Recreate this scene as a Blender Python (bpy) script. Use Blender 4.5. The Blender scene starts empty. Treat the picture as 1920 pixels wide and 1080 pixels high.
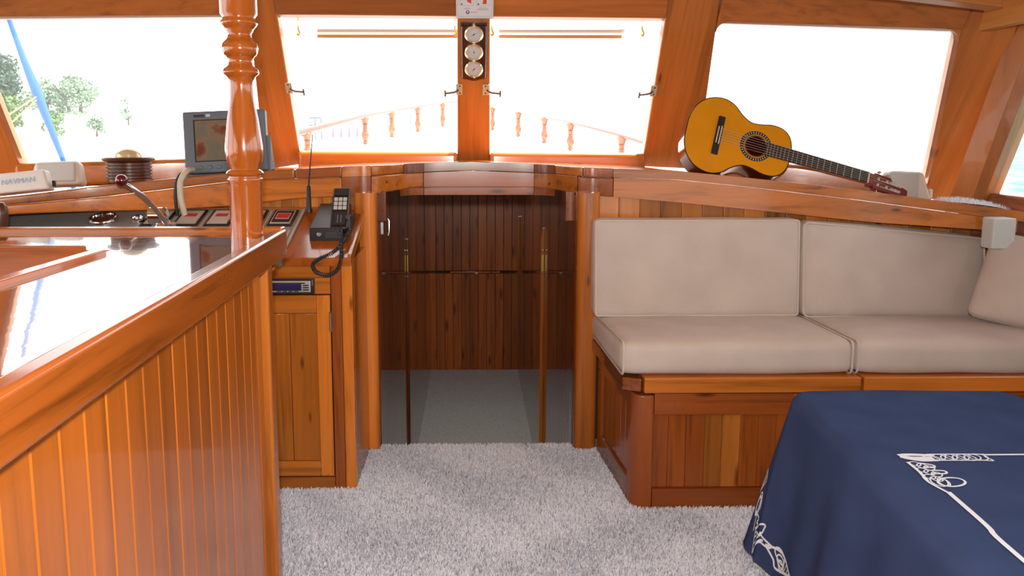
import bpy, bmesh, math, random
import numpy as np
from mathutils import Vector, Matrix, noise
random.seed(7)
S = bpy.context.scene
COL = S.collection
PI = math.pi

# ------------------------------------------------------------------ camera, world, sun, exposure
cd = bpy.data.cameras.new('camera'); cam = bpy.data.objects.new('camera', cd); COL.objects.link(cam)
cam.location = (0, 0, 1.25)
cam.rotation_euler = (math.radians(90 - 7.24), 0, math.radians(-0.8))
cd.sensor_width = 36; cd.lens = 1400 / 1920 * 36
cd.shift_x = 55 / 1920; cd.shift_y = -100 / 1920
cd.clip_start = 0.02; cd.clip_end = 2000
S.camera = cam
S.cycles.caustics_reflective = False
S.view_settings.view_transform = 'Standard'; S.view_settings.look = 'None'
S.view_settings.gamma = 1; S.view_settings.exposure = .25; S.view_settings.use_curve_mapping = False
w = bpy.data.worlds.new('sky'); S.world = w; w.use_nodes = True
bg = w.node_tree.nodes['Background']; bg.inputs['Color'].default_value = (0.95, 0.98, 1.0, 1); bg.inputs['Strength'].default_value = 2.6
sd = bpy.data.lights.new('sun', 'SUN'); sd.energy = 9; sd.color = (1, .95, .86); sd.angle = math.radians(.6)
sun = bpy.data.objects.new('sun', sd); COL.objects.link(sun)
SUN_AZ, SUN_EL = math.radians(74), math.radians(72)   # azimuth from +Y towards +X
sv = Vector((math.sin(SUN_AZ) * math.cos(SUN_EL), math.cos(SUN_AZ) * math.cos(SUN_EL), math.sin(SUN_EL)))
sun.rotation_euler = sv.to_track_quat('Z', 'Y').to_euler()
# the photographer's flash, just above the lens
fl = bpy.data.lights.new('camera_flash', 'AREA'); fl.shape = 'RECTANGLE'; fl.size = .07; fl.size_y = .045; fl.energy = 34; fl.color = (1, .97, .93)
flo = bpy.data.objects.new('camera_flash', fl); COL.objects.link(flo); flo.location = (0.0, -0.03, 1.345)
flo.rotation_euler = (math.radians(90 - 4), 0, 0)

pl = bpy.data.lights.new('passage_lamp', 'AREA'); pl.shape = 'DISK'; pl.size = .25; pl.energy = 4.5; pl.color = (1, .93, .82)  # added unseen light, lifts the dark passage floor and back wall
plo = bpy.data.objects.new('passage_lamp', pl); COL.objects.link(plo); plo.location = (.02, 4.9, 1.02)

# ------------------------------------------------------------------ materials
def nt(name):
    m = bpy.data.materials.new(name); m.use_nodes = True
    t = m.node_tree; b = t.nodes['Principled BSDF']
    return m, t, b

def plain(name, c, rough=.5, metal=0, coat=0, spec=.5, emit=0, noise_amt=0, nscale=30, bump=0, sheen=0):
    m, t, b = nt(name)
    b.inputs['Base Color'].default_value = (*c, 1); b.inputs['Roughness'].default_value = rough
    b.inputs['Metallic'].default_value = metal; b.inputs['Coat Weight'].default_value = coat
    b.inputs['Coat Roughness'].default_value = .05; b.inputs['Specular IOR Level'].default_value = spec
    if sheen: b.inputs['Sheen Weight'].default_value = sheen
    if emit:
        b.inputs['Emission Color'].default_value = (*c, 1); b.inputs['Emission Strength'].default_value = emit
    if noise_amt or bump:
        tc = t.nodes.new('ShaderNodeTexCoord'); n = t.nodes.new('ShaderNodeTexNoise')
        n.inputs['Scale'].default_value = nscale; n.inputs['Detail'].default_value = 4
        t.links.new(tc.outputs['Object'], n.inputs['Vector'])
        if noise_amt:
            r = t.nodes.new('ShaderNodeValToRGB')
            r.color_ramp.elements[0].position = .3; r.color_ramp.elements[1].position = .7
            r.color_ramp.elements[0].color = (*[x * (1 - noise_amt) for x in c], 1)
            r.color_ramp.elements[1].color = (*[min(1, x * (1 + noise_amt)) for x in c], 1)
            t.links.new(n.outputs['Fac'], r.inputs['Fac']); t.links.new(r.outputs['Color'], b.inputs['Base Color'])
        if bump:
            n2 = t.nodes.new('ShaderNodeTexNoise'); n2.inputs['Scale'].default_value = 400; n2.inputs['Detail'].default_value = 2
            t.links.new(tc.outputs['Object'], n2.inputs['Vector'])
            bp = t.nodes.new('ShaderNodeBump'); bp.inputs['Strength'].default_value = bump; bp.inputs['Distance'].default_value = .002
            t.links.new(n2.outputs['Fac'], bp.inputs['Height']); t.links.new(bp.outputs['Normal'], b.inputs['Normal'])
    return m

def wood(name, base, axis='z', var=.3, rough=.22, coat=.5, knots=0.0, dark=.5, grain=30, wavy=.0, croug=.06):
    """varnished timber: fine streaks along one axis, broad tone drift, each board its own tone, a few knots"""
    m, t, b = nt(name)
    N = t.nodes; L = t.links
    tc = N.new('ShaderNodeTexCoord'); oi = N.new('ShaderNodeObjectInfo')
    mp = N.new('ShaderNodeMapping')
    sc = {'x': (.05, 1, 1), 'y': (1, .05, 1), 'z': (1, 1, .05), 'yz': (1, .05, .05)}[axis]
    mp.inputs['Scale'].default_value = sc
    off = N.new('ShaderNodeVectorMath'); off.operation = 'SCALE'; off.inputs[0].default_value = (7.3, 5.1, 9.7)
    L.new(oi.outputs['Random'], off.inputs['Scale'])
    L.new(tc.outputs['Object'], mp.inputs['Vector']); 
    add = N.new('ShaderNodeVectorMath'); add.operation = 'ADD'
    L.new(mp.outputs['Vector'], add.inputs[0]); L.new(off.outputs[0], add.inputs[1])
    n1 = N.new('ShaderNodeTexNoise'); n1.inputs['Scale'].default_value = grain; n1.inputs['Detail'].default_value = 5
    n1.inputs['Roughness'].default_value = .62; n1.inputs['Distortion'].default_value = .35
    L.new(add.outputs[0], n1.inputs['Vector'])
    r1 = N.new('ShaderNodeValToRGB'); e = r1.color_ramp.elements
    e[0].position = .28; e[0].color = (*[x * dark for x in base], 1)
    e[1].position = .72; e[1].color = (*[min(1, x * 1.22) for x in base], 1)
    em = e.new(.47); em.color = (*base, 1)
    L.new(n1.outputs['Fac'], r1.inputs['Fac'])
    n2 = N.new('ShaderNodeTexNoise'); n2.inputs['Scale'].default_value = 5; n2.inputs['Detail'].default_value = 2
    L.new(add.outputs[0], n2.inputs['Vector'])
    mr = N.new('ShaderNodeMapRange'); mr.inputs['From Min'].default_value = .3; mr.inputs['From Max'].default_value = .7
    mr.inputs['To Min'].default_value = .78; mr.inputs['To Max'].default_value = 1.16
    L.new(n2.outputs['Fac'], mr.inputs['Value'])
    mo = N.new('ShaderNodeMapRange'); mo.inputs['To Min'].default_value = 1 - var; mo.inputs['To Max'].default_value = 1 + var * .6
    L.new(oi.outputs['Random'], mo.inputs['Value'])
    mul = N.new('ShaderNodeMath'); mul.operation = 'MULTIPLY'; L.new(mr.outputs[0], mul.inputs[0]); L.new(mo.outputs[0], mul.inputs[1])
    mx = N.new('ShaderNodeVectorMath'); mx.operation = 'SCALE'
    L.new(r1.outputs['Color'], mx.inputs[0]); L.new(mul.outputs[0], mx.inputs['Scale'])
    out = mx.outputs[0]
    if knots:
        vm = N.new('ShaderNodeMapping'); vm.inputs['Scale'].default_value = {'x': (2.2, 9, 9), 'y': (9, 2.2, 9), 'z': (9, 9, 2.2), 'yz': (9, 2.2, 2.2)}[axis]
        a2 = N.new('ShaderNodeVectorMath'); a2.operation = 'ADD'
        L.new(tc.outputs['Object'], vm.inputs['Vector']); L.new(vm.outputs['Vector'], a2.inputs[0]); L.new(off.outputs[0], a2.inputs[1])
        vo = N.new('ShaderNodeTexVoronoi'); vo.inputs['Scale'].default_value = 1.3
        L.new(a2.outputs[0], vo.inputs['Vector'])
        kr = N.new('ShaderNodeMapRange'); kr.inputs['From Min'].default_value = .07 * knots; kr.inputs['From Max'].default_value = .2 * knots
        kr.inputs['To Min'].default_value = .3; kr.inputs['To Max'].default_value = 1
        L.new(vo.outputs['Distance'], kr.inputs['Value'])
        m2 = N.new('ShaderNodeVectorMath'); m2.operation = 'SCALE'; L.new(out, m2.inputs[0]); L.new(kr.outputs[0], m2.inputs['Scale'])
        out = m2.outputs[0]
    L.new(out, b.inputs['Base Color'])
    b.inputs['Roughness'].default_value = rough
    b.inputs['Coat Weight'].default_value = coat; b.inputs['Coat Roughness'].default_value = croug
    if wavy:
        n3 = N.new('ShaderNodeTexNoise'); n3.inputs['Scale'].default_value = 9; n3.inputs['Detail'].default_value = 3
        L.new(tc.outputs['Object'], n3.inputs['Vector'])
        bp = N.new('ShaderNodeBump'); bp.inputs['Strength'].default_value = wavy; bp.inputs['Distance'].default_value = .01
        L.new(n3.outputs['Fac'], bp.inputs['Height']); L.new(bp.outputs['Normal'], b.inputs['Coat Normal'])
    return m

OR = (.50, .150, .020)      # varnished orange pine
RD = (.40, .100, .013)      # redder iroko of the counter
W = {}
for ax in 'xyz':
    W['orange_' + ax] = wood('orange_varnished_wood_' + ax, OR, ax, knots=.5)
    W['red_' + ax] = wood('red_varnished_wood_' + ax, RD, ax, var=.2)
    W['brown_' + ax] = wood('brown_varnished_wood_' + ax, (.29, .072, .013), ax, var=.35, dark=.42, knots=.7)
    W['pine_' + ax] = wood('knotty_pine_' + ax, (.54, .18, .028), ax, var=.45, knots=1.0, dark=.5)
    W['dark_' + ax] = wood('dark_mahogany_' + ax, (.11, .022, .004), ax, var=.3, dark=.4, coat=1, rough=.3, croug=.03)  # same timber, with the dimness of the passage put into its colour
W['beam'] = wood('roof_beam_wood_x', (.44, .135, .026), 'x', var=.15, dark=.65, coat=.05, rough=.5)
W['pillar'] = wood('window_pillar_wood', (.54, .172, .034), 'yz', var=.12, dark=.7, knots=.6, coat=.3, rough=.35)
W['post'] = wood('window_post_wood', (.44, .155, .036), 'yz', var=.15, dark=.7, knots=.5, coat=.3, rough=.35)
W['carlin'] = wood('pale_roof_wood_y', (.58, .24, .05), 'y', var=.1, dark=.75, coat=.2, rough=.4)
W['top'] = wood('glossy_counter_wood_y', (.22, .058, .016), 'y', var=.1, coat=1, rough=.1, wavy=.03, croug=.015)
W['turned'] = wood('turned_post_wood_z', (.44, .105, .012), 'z', var=.05, dark=.72, coat=1, rough=.18, croug=.03)
W['board'] = wood('counter_board_wood_z', (.46, .118, .010), 'z', var=.18, dark=.72, coat=.7, rough=.3, croug=.05)
W['knotback'] = wood('dark_knotty_plank_z', (.46, .108, .012), 'z', var=.3, dark=.4, knots=1.1, coat=.3, rough=.35)
W['compass'] = wood('compass_wood', (.10, .030, .012), 'z', var=.05, dark=.55, coat=.15, rough=.35)
W['plaque'] = wood('plaque_wood', (.10, .022, .012), 'z', var=.05, dark=.7, coat=.6)
M = dict(
    taupe=plain('taupe_suede', (.53, .45, .395), .95, noise_amt=.07, nscale=7, bump=.25, spec=.15, sheen=.15),
    piping=plain('taupe_piping', (.56, .485, .43), .9, spec=.15),
    cloth=plain('navy_cotton', (.046, .073, .172), 1, noise_amt=.10, nscale=9, bump=.2, spec=.02),
    print=plain('white_fabric_print', (.82, .90, 1.0), .9, spec=.1),
    carpet=plain('pale_grey_carpet_backing', (.42, .42, .44), 1, noise_amt=.15, nscale=60, bump=.6, spec=.05),
    carpet_low=plain('grey_carpet', (.62, .625, .64), 1, noise_amt=.2, nscale=120, bump=1, spec=.05),
    black=plain('black_plastic', (.012, .012, .013), .38),
    rubber=plain('black_rubber', (.02, .02, .022), .5),
    grey=plain('grey_plastic', (.13, .15, .18), .5),
    panel=plain('grey_panel', (.30, .29, .27), .6, noise_amt=.08),
    trimgrey=plain('pale_grey_edge', (.5, .47, .42), .5),
    white=plain('white_plastic', (.72, .72, .68), .35),
    cream=plain('cream_plastic', (.68, .66, .58), .4),
    boxgrey=plain('pale_grey_plastic', (.52, .53, .50), .5),
    chrome=plain('chrome', (.8, .8, .82), .1, 1),
    steel=plain('brushed_steel', (.6, .6, .58), .3, 1),
    brass=plain('brass', (.72, .50, .18), .25, 1),
    agedbrass=plain('aged_brass', (.42, .27, .07), .4, 1),
    palebrass=plain('polished_brass', (.95, .86, .58), .22, .85),
    redknob=plain('dark_red_knob', (.10, .006, .010), .12, coat=1),
    redlabel=plain('red_label', (.55, .05, .03), .5),
    palelabel=plain('pale_label', (.55, .55, .54), .5),
    silver=plain('silver_plastic', (.62, .63, .65), .28, .6),
    navy=plain('blue_display', (.022, .018, .10), .15, coat=.8),
    dial=plain('silver_dial', (.62, .64, .66), .35),
    ink=plain('dark_ink', (.03, .03, .035), .6),
    inkblue=plain('navy_ink', (.04, .04, .28), .6),
    faintblue=plain('pale_blue_ink', (.36, .52, .72), .6),
    greyink=plain('grey_ink', (.45, .46, .48), .7),
    sign=plain('white_sign_card', (.74, .76, .80), .45),
    red=plain('sign_red', (.62, .07, .05), .6),
    cable=plain('cream_cable', (.62, .56, .44), .45),
    gtop=plain('golden_guitar_top', (.72, .285, .010), .14, coat=1, noise_amt=.06, nscale=8),
    gside=plain('dark_red_guitar_side', (.075, .010, .010), .12, coat=1),
    gblack=plain('black_binding', (.012, .010, .009), .3),
    gboard=plain('dark_fretboard', (.018, .016, .018), .4),
    fret=plain('fret_wire', (.72, .70, .66), .25, .9),
    string=plain('guitar_string', (.42, .38, .32), .45, .2),
    nut=plain('cream_nut', (.72, .62, .40), .4),
    inside=plain('guitar_inside', (.12, .05, .02), .8),
    fur=plain('white_fleece', (.78, .79, .82), 1, spec=.05),
    deck=plain('white_deck_paint', (.80, .79, .76), .5),  # white on the deck stands in for its overexposure; bulwarks painted white
    rail=wood('bow_rail_wood', (.34, .115, .055), 'y', var=.05, dark=.8, coat=.4),
    sea=plain('turquoise_sea', (.16, .50, .54), .12, noise_amt=.25, nscale=.9),
    sand=plain('pale_shore_stone', (.85, .84, .80), .9, noise_amt=.05, nscale=.2),
    leaf=plain('sunlit_leaves', (.12, .21, .06), .7, noise_amt=.4, nscale=.6),
    darkleaf=plain('deep_green_leaves', (.025, .075, .04), .7, noise_amt=.4, nscale=.6),
    paleleaf=plain('pale_green_leaves', (.19, .27, .17), .7, noise_amt=.3, nscale=.6),  # leaf colour paled to imitate haze and glare
    bark=plain('bark', (.12, .08, .05), .9),
    bluecover=plain('blue_sail_cover', (.012, .12, .42), .6),
    yellowrope=plain('yellow_rope', (.75, .62, .22), .8),
    mauve=plain('mauve_canvas', (.22, .14, .26), .8),
    stayplate=plain('pale_nickel_plate', (.62, .57, .40), .35, .3), bronze=plain('dark_bronze', (.13, .09, .06), .5),
    sash=wood('sash_rail_wood', (.62, .26, .10), 'x', var=.05, dark=.8, coat=.1),
    handrail=wood('handrail_wood', (.19, .062, .038), 'y', var=.05, dark=.85, coat=.1),
    ghead=plain('dark_red_guitar_head', (.17, .010, .012), .4, spec=.3),
    dome=plain('cream_brass_dome', (.72, .62, .38), .2, .3),
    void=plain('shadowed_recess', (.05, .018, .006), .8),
)
# carpet pile: tint varies tuft by tuft through a vertex attribute
m, t, b = nt('carpet_pile'); M['pile'] = m
at = t.nodes.new('ShaderNodeAttribute'); at.attribute_name = 'tint'
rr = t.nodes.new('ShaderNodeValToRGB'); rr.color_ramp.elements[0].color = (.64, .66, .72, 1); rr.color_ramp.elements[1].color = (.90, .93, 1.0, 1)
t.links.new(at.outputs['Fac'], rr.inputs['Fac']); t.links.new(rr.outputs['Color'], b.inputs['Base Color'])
b.inputs['Roughness'].default_value = 1; b.inputs['Specular IOR Level'].default_value = .05
m, t, b = nt('turquoise_sea'); M['sea'] = m
tc = t.nodes.new('ShaderNodeTexCoord'); dp = t.nodes.new('ShaderNodeVectorMath'); dp.operation = 'DOT_PRODUCT'; dp.inputs[1].default_value = (1, -.70, 0)
t.links.new(tc.outputs['Object'], dp.inputs[0]); mr = t.nodes.new('ShaderNodeMapRange'); mr.inputs['From Min'].default_value = -3; mr.inputs['From Max'].default_value = 2
t.links.new(dp.outputs['Value'], mr.inputs['Value'])
mp = t.nodes.new('ShaderNodeMapping'); mp.inputs['Scale'].default_value = (.35, .12, 1); t.links.new(tc.outputs['Object'], mp.inputs['Vector'])
n = t.nodes.new('ShaderNodeTexNoise'); n.inputs['Scale'].default_value = 1.6; n.inputs['Detail'].default_value = 5; t.links.new(mp.outputs['Vector'], n.inputs['Vector'])
r = t.nodes.new('ShaderNodeValToRGB'); e = r.color_ramp.elements
e[0].position = .42; e[0].color = (.055, .19, .21, 1); e[1].position = .56; e[1].color = (.15, .27, .28, 1)
t.links.new(n.outputs['Fac'], r.inputs['Fac'])
mxc = t.nodes.new('ShaderNodeMix'); mxc.data_type = 'RGBA'; mxc.inputs['A'].default_value = (.5, .55, .56, 1)  # pale colour ahead paints in the blown-out sun glitter
t.links.new(mr.outputs[0], mxc.inputs['Factor']); t.links.new(r.outputs['Color'], mxc.inputs['B']); t.links.new(mxc.outputs['Result'], b.inputs['Base Color'])
b.inputs['Roughness'].default_value = .7; b.inputs['Specular IOR Level'].default_value = .12
# thin window glass, with a faint translucent veil imitating the glare outside
m = bpy.data.materials.new('window_glass'); m.use_nodes = True; M['glass'] = m; t = m.node_tree; t.nodes.clear()
o = t.nodes.new('ShaderNodeOutputMaterial'); tr = t.nodes.new('ShaderNodeBsdfTransparent'); tr.inputs['Color'].default_value = (.96, .98, .97, 1)
gl = t.nodes.new('ShaderNodeBsdfGlossy'); gl.inputs['Roughness'].default_value = .02
fr = t.nodes.new('ShaderNodeFresnel'); fr.inputs['IOR'].default_value = 1.45
mx = t.nodes.new('ShaderNodeMixShader'); t.links.new(fr.outputs[0], mx.inputs[0]); t.links.new(tr.outputs[0], mx.inputs[1]); t.links.new(gl.outputs[0], mx.inputs[2])
haze = t.nodes.new('ShaderNodeBsdfTranslucent'); haze.inputs['Color'].default_value = (.9, .93, .95, 1)
m2 = t.nodes.new('ShaderNodeMixShader'); m2.inputs[0].default_value = .05
t.links.new(mx.outputs[0], m2.inputs[1]); t.links.new(haze.outputs[0], m2.inputs[2]); t.links.new(m2.outputs[0], o.inputs[0])
cg = M['glass'].copy(); cg.name = 'clear_window_glass'; M['clearglass'] = cg
[n_ for n_ in cg.node_tree.nodes if n_.type == 'MIX_SHADER'][1].inputs[0].default_value = .02
[n_ for n_ in cg.node_tree.nodes if n_.type == 'FRESNEL'][0].inputs['IOR'].default_value = 1.12
# monitor screen: a dim glossy display with blotchy chart colours
m, t, b = nt('chart_screen'); M['screen'] = m
tc = t.nodes.new('ShaderNodeTexCoord'); n = t.nodes.new('ShaderNodeTexNoise'); n.inputs['Scale'].default_value = 14; n.inputs['Detail'].default_value = 3
t.links.new(tc.outputs['Object'], n.inputs['Vector']); r = t.nodes.new('ShaderNodeValToRGB'); e = r.color_ramp.elements
e[0].position = .36; e[0].color = (.16, .05, .03, 1); e[1].position = .48; e[1].color = (.22, .16, .10, 1); q = e.new(.62); q.color = (.16, .15, .12, 1)
t.links.new(n.outputs['Fac'], r.inputs['Fac']); t.links.new(r.outputs['Color'], b.inputs['Base Color'])
b.inputs['Roughness'].default_value = .08

# ------------------------------------------------------------------ mesh helpers
class MB:
    def __init__(s): s.v = []; s.f = []
    def add(s, vs, fs):
        o = len(s.v); s.v += [tuple(p) for p in vs]; s.f += [tuple(i + o for i in f) for f in fs]; return s
    def hexa(s, p):   # p: 4 bottom (ccw), 4 top
        return s.add(p, [(0, 3, 2, 1), (4, 5, 6, 7), (0, 1, 5, 4), (1, 2, 6, 5), (2, 3, 7, 6), (3, 0, 4, 7)])
    def box(s, x0, x1, y0, y1, z0, z1):
        return s.hexa([(x0, y0, z0), (x1, y0, z0), (x1, y1, z0), (x0, y1, z0), (x0, y0, z1), (x1, y0, z1), (x1, y1, z1), (x0, y1, z1)])
    def prism(s, poly, vec):
        n = len(poly); v = Vector(vec)
        P = [Vector(p) for p in poly]; Q = [p + v for p in P]
        s.add(P + Q, [tuple(range(n))[::-1], tuple(range(n, 2 * n))] + [(i, (i + 1) % n, n + (i + 1) % n, n + i) for i in range(n)]); return s
    def tube(s, pts, r, n=8, caps=True):
        P = [Vector(p) for p in pts]; up = Vector((.137, .291, .947)); rings = []
        R = r if isinstance(r, (list, tuple)) else [r] * len(P)
        t0 = (P[1] - P[0]).normalized(); a = t0.cross(up).normalized()
        vs = []
        for i, p in enumerate(P):
            t_ = (P[min(i + 1, len(P) - 1)] - P[max(i - 1, 0)]).normalized()
            a = (a - t_ * a.dot(t_)).normalized(); b_ = t_.cross(a)
            for k in range(n):
                an = 2 * PI * k / n; vs.append(p + (a * math.cos(an) + b_ * math.sin(an)) * R[i])
        fs = [(i * n + k, i * n + (k + 1) % n, (i + 1) * n + (k + 1) % n, (i + 1) * n + k) for i in range(len(P) - 1) for k in range(n)]
        if caps: fs += [tuple(range(n))[::-1], tuple(range((len(P) - 1) * n, len(P) * n))]
        return s.add(vs, fs)
    def lathe(s, prof, mat=None, n=32):
        mat = mat or Matrix(); vs = []; m_ = len(prof)
        for r_, z_ in prof:
            for k in range(n):
                an = 2 * PI * k / n; vs.append(mat @ Vector((r_ * math.cos(an), r_ * math.sin(an), z_)))
        fs = [(i * n + k, i * n + (k + 1) % n, (i + 1) * n + (k + 1) % n, (i + 1) * n + k) for i in range(m_ - 1) for k in range(n)]
        fs += [tuple(range(n))[::-1], tuple(range((m_ - 1) * n, m_ * n))]
        return s.add(vs, fs)
    def grid(s, fn, nu, nv, thick=0):
        vs = [fn(i / nu, j / nv) for j in range(nv + 1) for i in range(nu + 1)]
        fs = [(j * (nu + 1) + i, j * (nu + 1) + i + 1, (j + 1) * (nu + 1) + i + 1, (j + 1) * (nu + 1) + i) for j in range(nv) for i in range(nu)]
        return s.add(vs, fs)
    def build(s, name, mat, parent=None, bevel=0, seg=2, ang=40, fix=True):
        me = bpy.data.meshes.new(name); me.from_pydata(s.v, [], s.f)
        if bevel or fix:
            bm = bmesh.new(); bm.from_mesh(me)
            if fix: bmesh.ops.recalc_face_normals(bm, faces=bm.faces)
            if bevel:
                ed = [e for e in bm.edges if len(e.link_faces) == 2 and e.calc_face_angle(0) > math.radians(32)]
                bmesh.ops.bevel(bm, geom=ed, offset=bevel, segments=seg, profile=.5, affect='EDGES', clamp_overlap=True)
            bm.to_mesh(me); bm.free()
        me.polygons.foreach_set('use_smooth', [True] * len(me.polygons)); me.set_sharp_from_angle(angle=math.radians(ang))
        me.materials.append(M.get(mat) or W[mat])
        o = bpy.data.objects.new(name, me); COL.objects.link(o)
        if bevel:
            wn = o.modifiers.new('weighted_normals', 'WEIGHTED_NORMAL'); wn.weight = 100; wn.keep_sharp = True
        if parent is not None:
            o.parent = parent
            if parent.type == 'EMPTY' and not parent.get('local'): o.matrix_parent_inverse = Matrix.Translation(parent.location).inverted()
        return o

def tag(o, label, cat, group=None, kind=None):
    o['label'] = label; o['category'] = cat
    if group: o['group'] = group
    if kind: o['kind'] = kind
    return o
def thing(name, label, cat, loc=(0, 0, 0), group=None):
    o = bpy.data.objects.new(name, None); COL.objects.link(o); o.location = loc; o.empty_display_size = .05
    return tag(o, label, cat, group)
def struct(name, loc=(0, 0, 0)):
    o = bpy.data.objects.new(name, None); COL.objects.link(o); o.location = loc; o['kind'] = 'structure'; o.empty_display_size = .05; return o
def box(name, mat, parent, x0, x1, y0, y1, z0, z1, bevel=.002, seg=2):
    return MB().box(x0, x1, y0, y1, z0, z1).build(name, mat, parent, bevel, seg)
def interp(x, tab):
    return float(np.interp(x, [a for a, _ in tab], [b_ for _, b_ in tab]))
def catmull(P, n=6):
    P = [Vector(p) for p in P]; out = []
    for i in range(len(P) - 1):
        a, b_, c, d = P[max(i - 1, 0)], P[i], P[i + 1], P[min(i + 2, len(P) - 1)]
        for k in range(n):
            t_ = k / n; out.append(.5 * ((2 * b_) + (c - a) * t_ + (2 * a - 5 * b_ + 4 * c - d) * t_ ** 2 + (3 * b_ - a - 3 * c + d) * t_ ** 3))
    out.append(P[-1]); return out
def copy_tree(o, parent=None):
    c = o.copy(); COL.objects.link(c); c.parent = parent
    for ch in o.children: copy_tree(ch, c)
    return c
def text(name, body, mat, parent, size, matrix, extrude=.0004):
    cu = bpy.data.curves.new(name, 'FONT'); cu.body = body; cu.size = size; cu.extrude = extrude; cu.align_x = 'CENTER'; cu.align_y = 'CENTER'
    tmp = bpy.data.objects.new(name, cu); COL.objects.link(tmp)
    dg = bpy.context.evaluated_depsgraph_get(); me = bpy.data.meshes.new_from_object(tmp.evaluated_get(dg))
    bpy.data.objects.remove(tmp)
    me.transform(matrix); me.materials.clear(); me.materials.append(M[mat])
    o = bpy.data.objects.new(name, me); COL.objects.link(o); o.parent = parent
    if parent is not None and parent.type == 'EMPTY' and not parent.get('local'): o.matrix_parent_inverse = Matrix.Translation(parent.location).inverted()
    return o
def frame(origin, ex, n):   # matrix whose x is ex, z is n (facing out), y = z x x
    ex = Vector(ex).normalized(); n = Vector(n); n = (n - ex * n.dot(ex)).normalized(); ey = n.cross(ex)
    return Matrix(((ex.x, ey.x, n.x, origin[0]), (ex.y, ey.y, n.y, origin[1]), (ex.z, ey.z, n.z, origin[2]), (0, 0, 0, 1)))
def mbx(mb, mat):
    mb.v = [tuple(mat @ Vector(p)) for p in mb.v]; return mb

# ------------------------------------------------------------------ setting: floors
LOWZ = -.83
fl_ = struct('floor')
box('floor_slab', 'carpet', fl_, -2.3, 2.25, -2.4, 2.935, -.06, 0, 0)
box('floor_slab', 'carpet', fl_, -2.3, -.385, 2.936, 3.05, -.06, 0, 0)
box('floor_slab', 'carpet', fl_, .42, 2.25, 2.936, 3.05, -.06, 0, 0)
box('step_riser', 'dark_x', fl_, -.42, .45, 2.90, 2.938, LOWZ - .02, -.061, 0)
low = box('floor_passage', 'carpet_low', None, -.46, .48, 2.94, 6.7, LOWZ - .04, LOWZ, 0); low['kind'] = 'structure'

def pile(name, label, inside, x0, x1, y0, y1, z, n, length, width, parent=None):
    rng = np.random.default_rng(3)
    X = rng.uniform(x0, x1, n); Y = rng.uniform(y0, y1, n)
    keep = inside(X, Y); X = X[keep]; Y = Y[keep]; n = len(X)
    # tufts lean in patches, as trodden pile does
    fld = np.sin(X * 9 + 2 * np.sin(Y * 7)) + np.sin(Y * 11 + 1.7 * np.sin(X * 6 + 1)) + .6 * np.sin(X * 23 + Y * 17)
    la = fld * .9 + rng.normal(0, 1.6, n); lm = rng.uniform(.2, .8, n) * length
    L = length * rng.uniform(.65, 1.1, n)
    dx = np.cos(la) * lm; dy = np.sin(la) * lm
    wa = rng.uniform(0, PI, n); wx = np.cos(wa) * width / 2; wy = np.sin(wa) * width / 2
    V = np.empty((n, 5, 3), np.float32)
    V[:, 0] = np.stack([X - wx, Y - wy, np.full(n, z)], 1); V[:, 1] = np.stack([X + wx, Y + wy, np.full(n, z)], 1)
    V[:, 2] = np.stack([X + dx * .3 - wx, Y + dy * .3 - wy, z + L * .62], 1); V[:, 3] = np.stack([X + dx * .3 + wx, Y + dy * .3 + wy, z + L * .62], 1)
    V[:, 4] = np.stack([X + dx, Y + dy, z + L * (.85 + .15 * rng.random(n))], 1)
    F = np.empty((n, 7), np.int32); b0 = np.arange(n) * 5
    for k, o_ in enumerate((0, 1, 3, 2, 2, 3, 4)): F[:, k] = b0 + o_
    me = bpy.data.meshes.new(name); me.vertices.add(n * 5); me.vertices.foreach_set('co', V.ravel())
    me.loops.add(n * 7); me.loops.foreach_set('vertex_index', F.ravel())
    me.polygons.add(n * 2); st = np.empty((n, 2), np.int32); st[:, 0] = np.arange(n) * 7; st[:, 1] = st[:, 0] + 4
    me.polygons.foreach_set('loop_start', st.ravel())
    me.update(calc_edges=True); me.validate()
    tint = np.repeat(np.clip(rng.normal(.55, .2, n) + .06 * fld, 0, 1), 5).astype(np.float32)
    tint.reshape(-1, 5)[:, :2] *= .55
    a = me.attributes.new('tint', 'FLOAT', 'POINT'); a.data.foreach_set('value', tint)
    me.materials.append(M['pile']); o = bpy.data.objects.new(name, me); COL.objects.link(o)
    return tag(o, label, 'carpet', kind='stuff')
def inside(X, Y):
    k = (X > -.56) | (Y > 2.0)
    k &= ~((X < -.418) & (Y > 2.558))                       # console cabinet
    sx = .505 + (2.86 - Y) * .10                           # slanted end of the settee base
    k &= ~((X > sx) & (Y > 2.425)) & ~((X > .56) & (Y > 2.40))
    k &= ~((X < -.375) & (Y > 2.90)) & ~((X > .405) & (Y > 2.90))
    return k
pile('carpet', 'pale grey shaggy carpet covering the upper cabin floor', inside, -.75, 1.25, 1.75, 2.945, 0, 230000, .0135, .0026)

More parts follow.
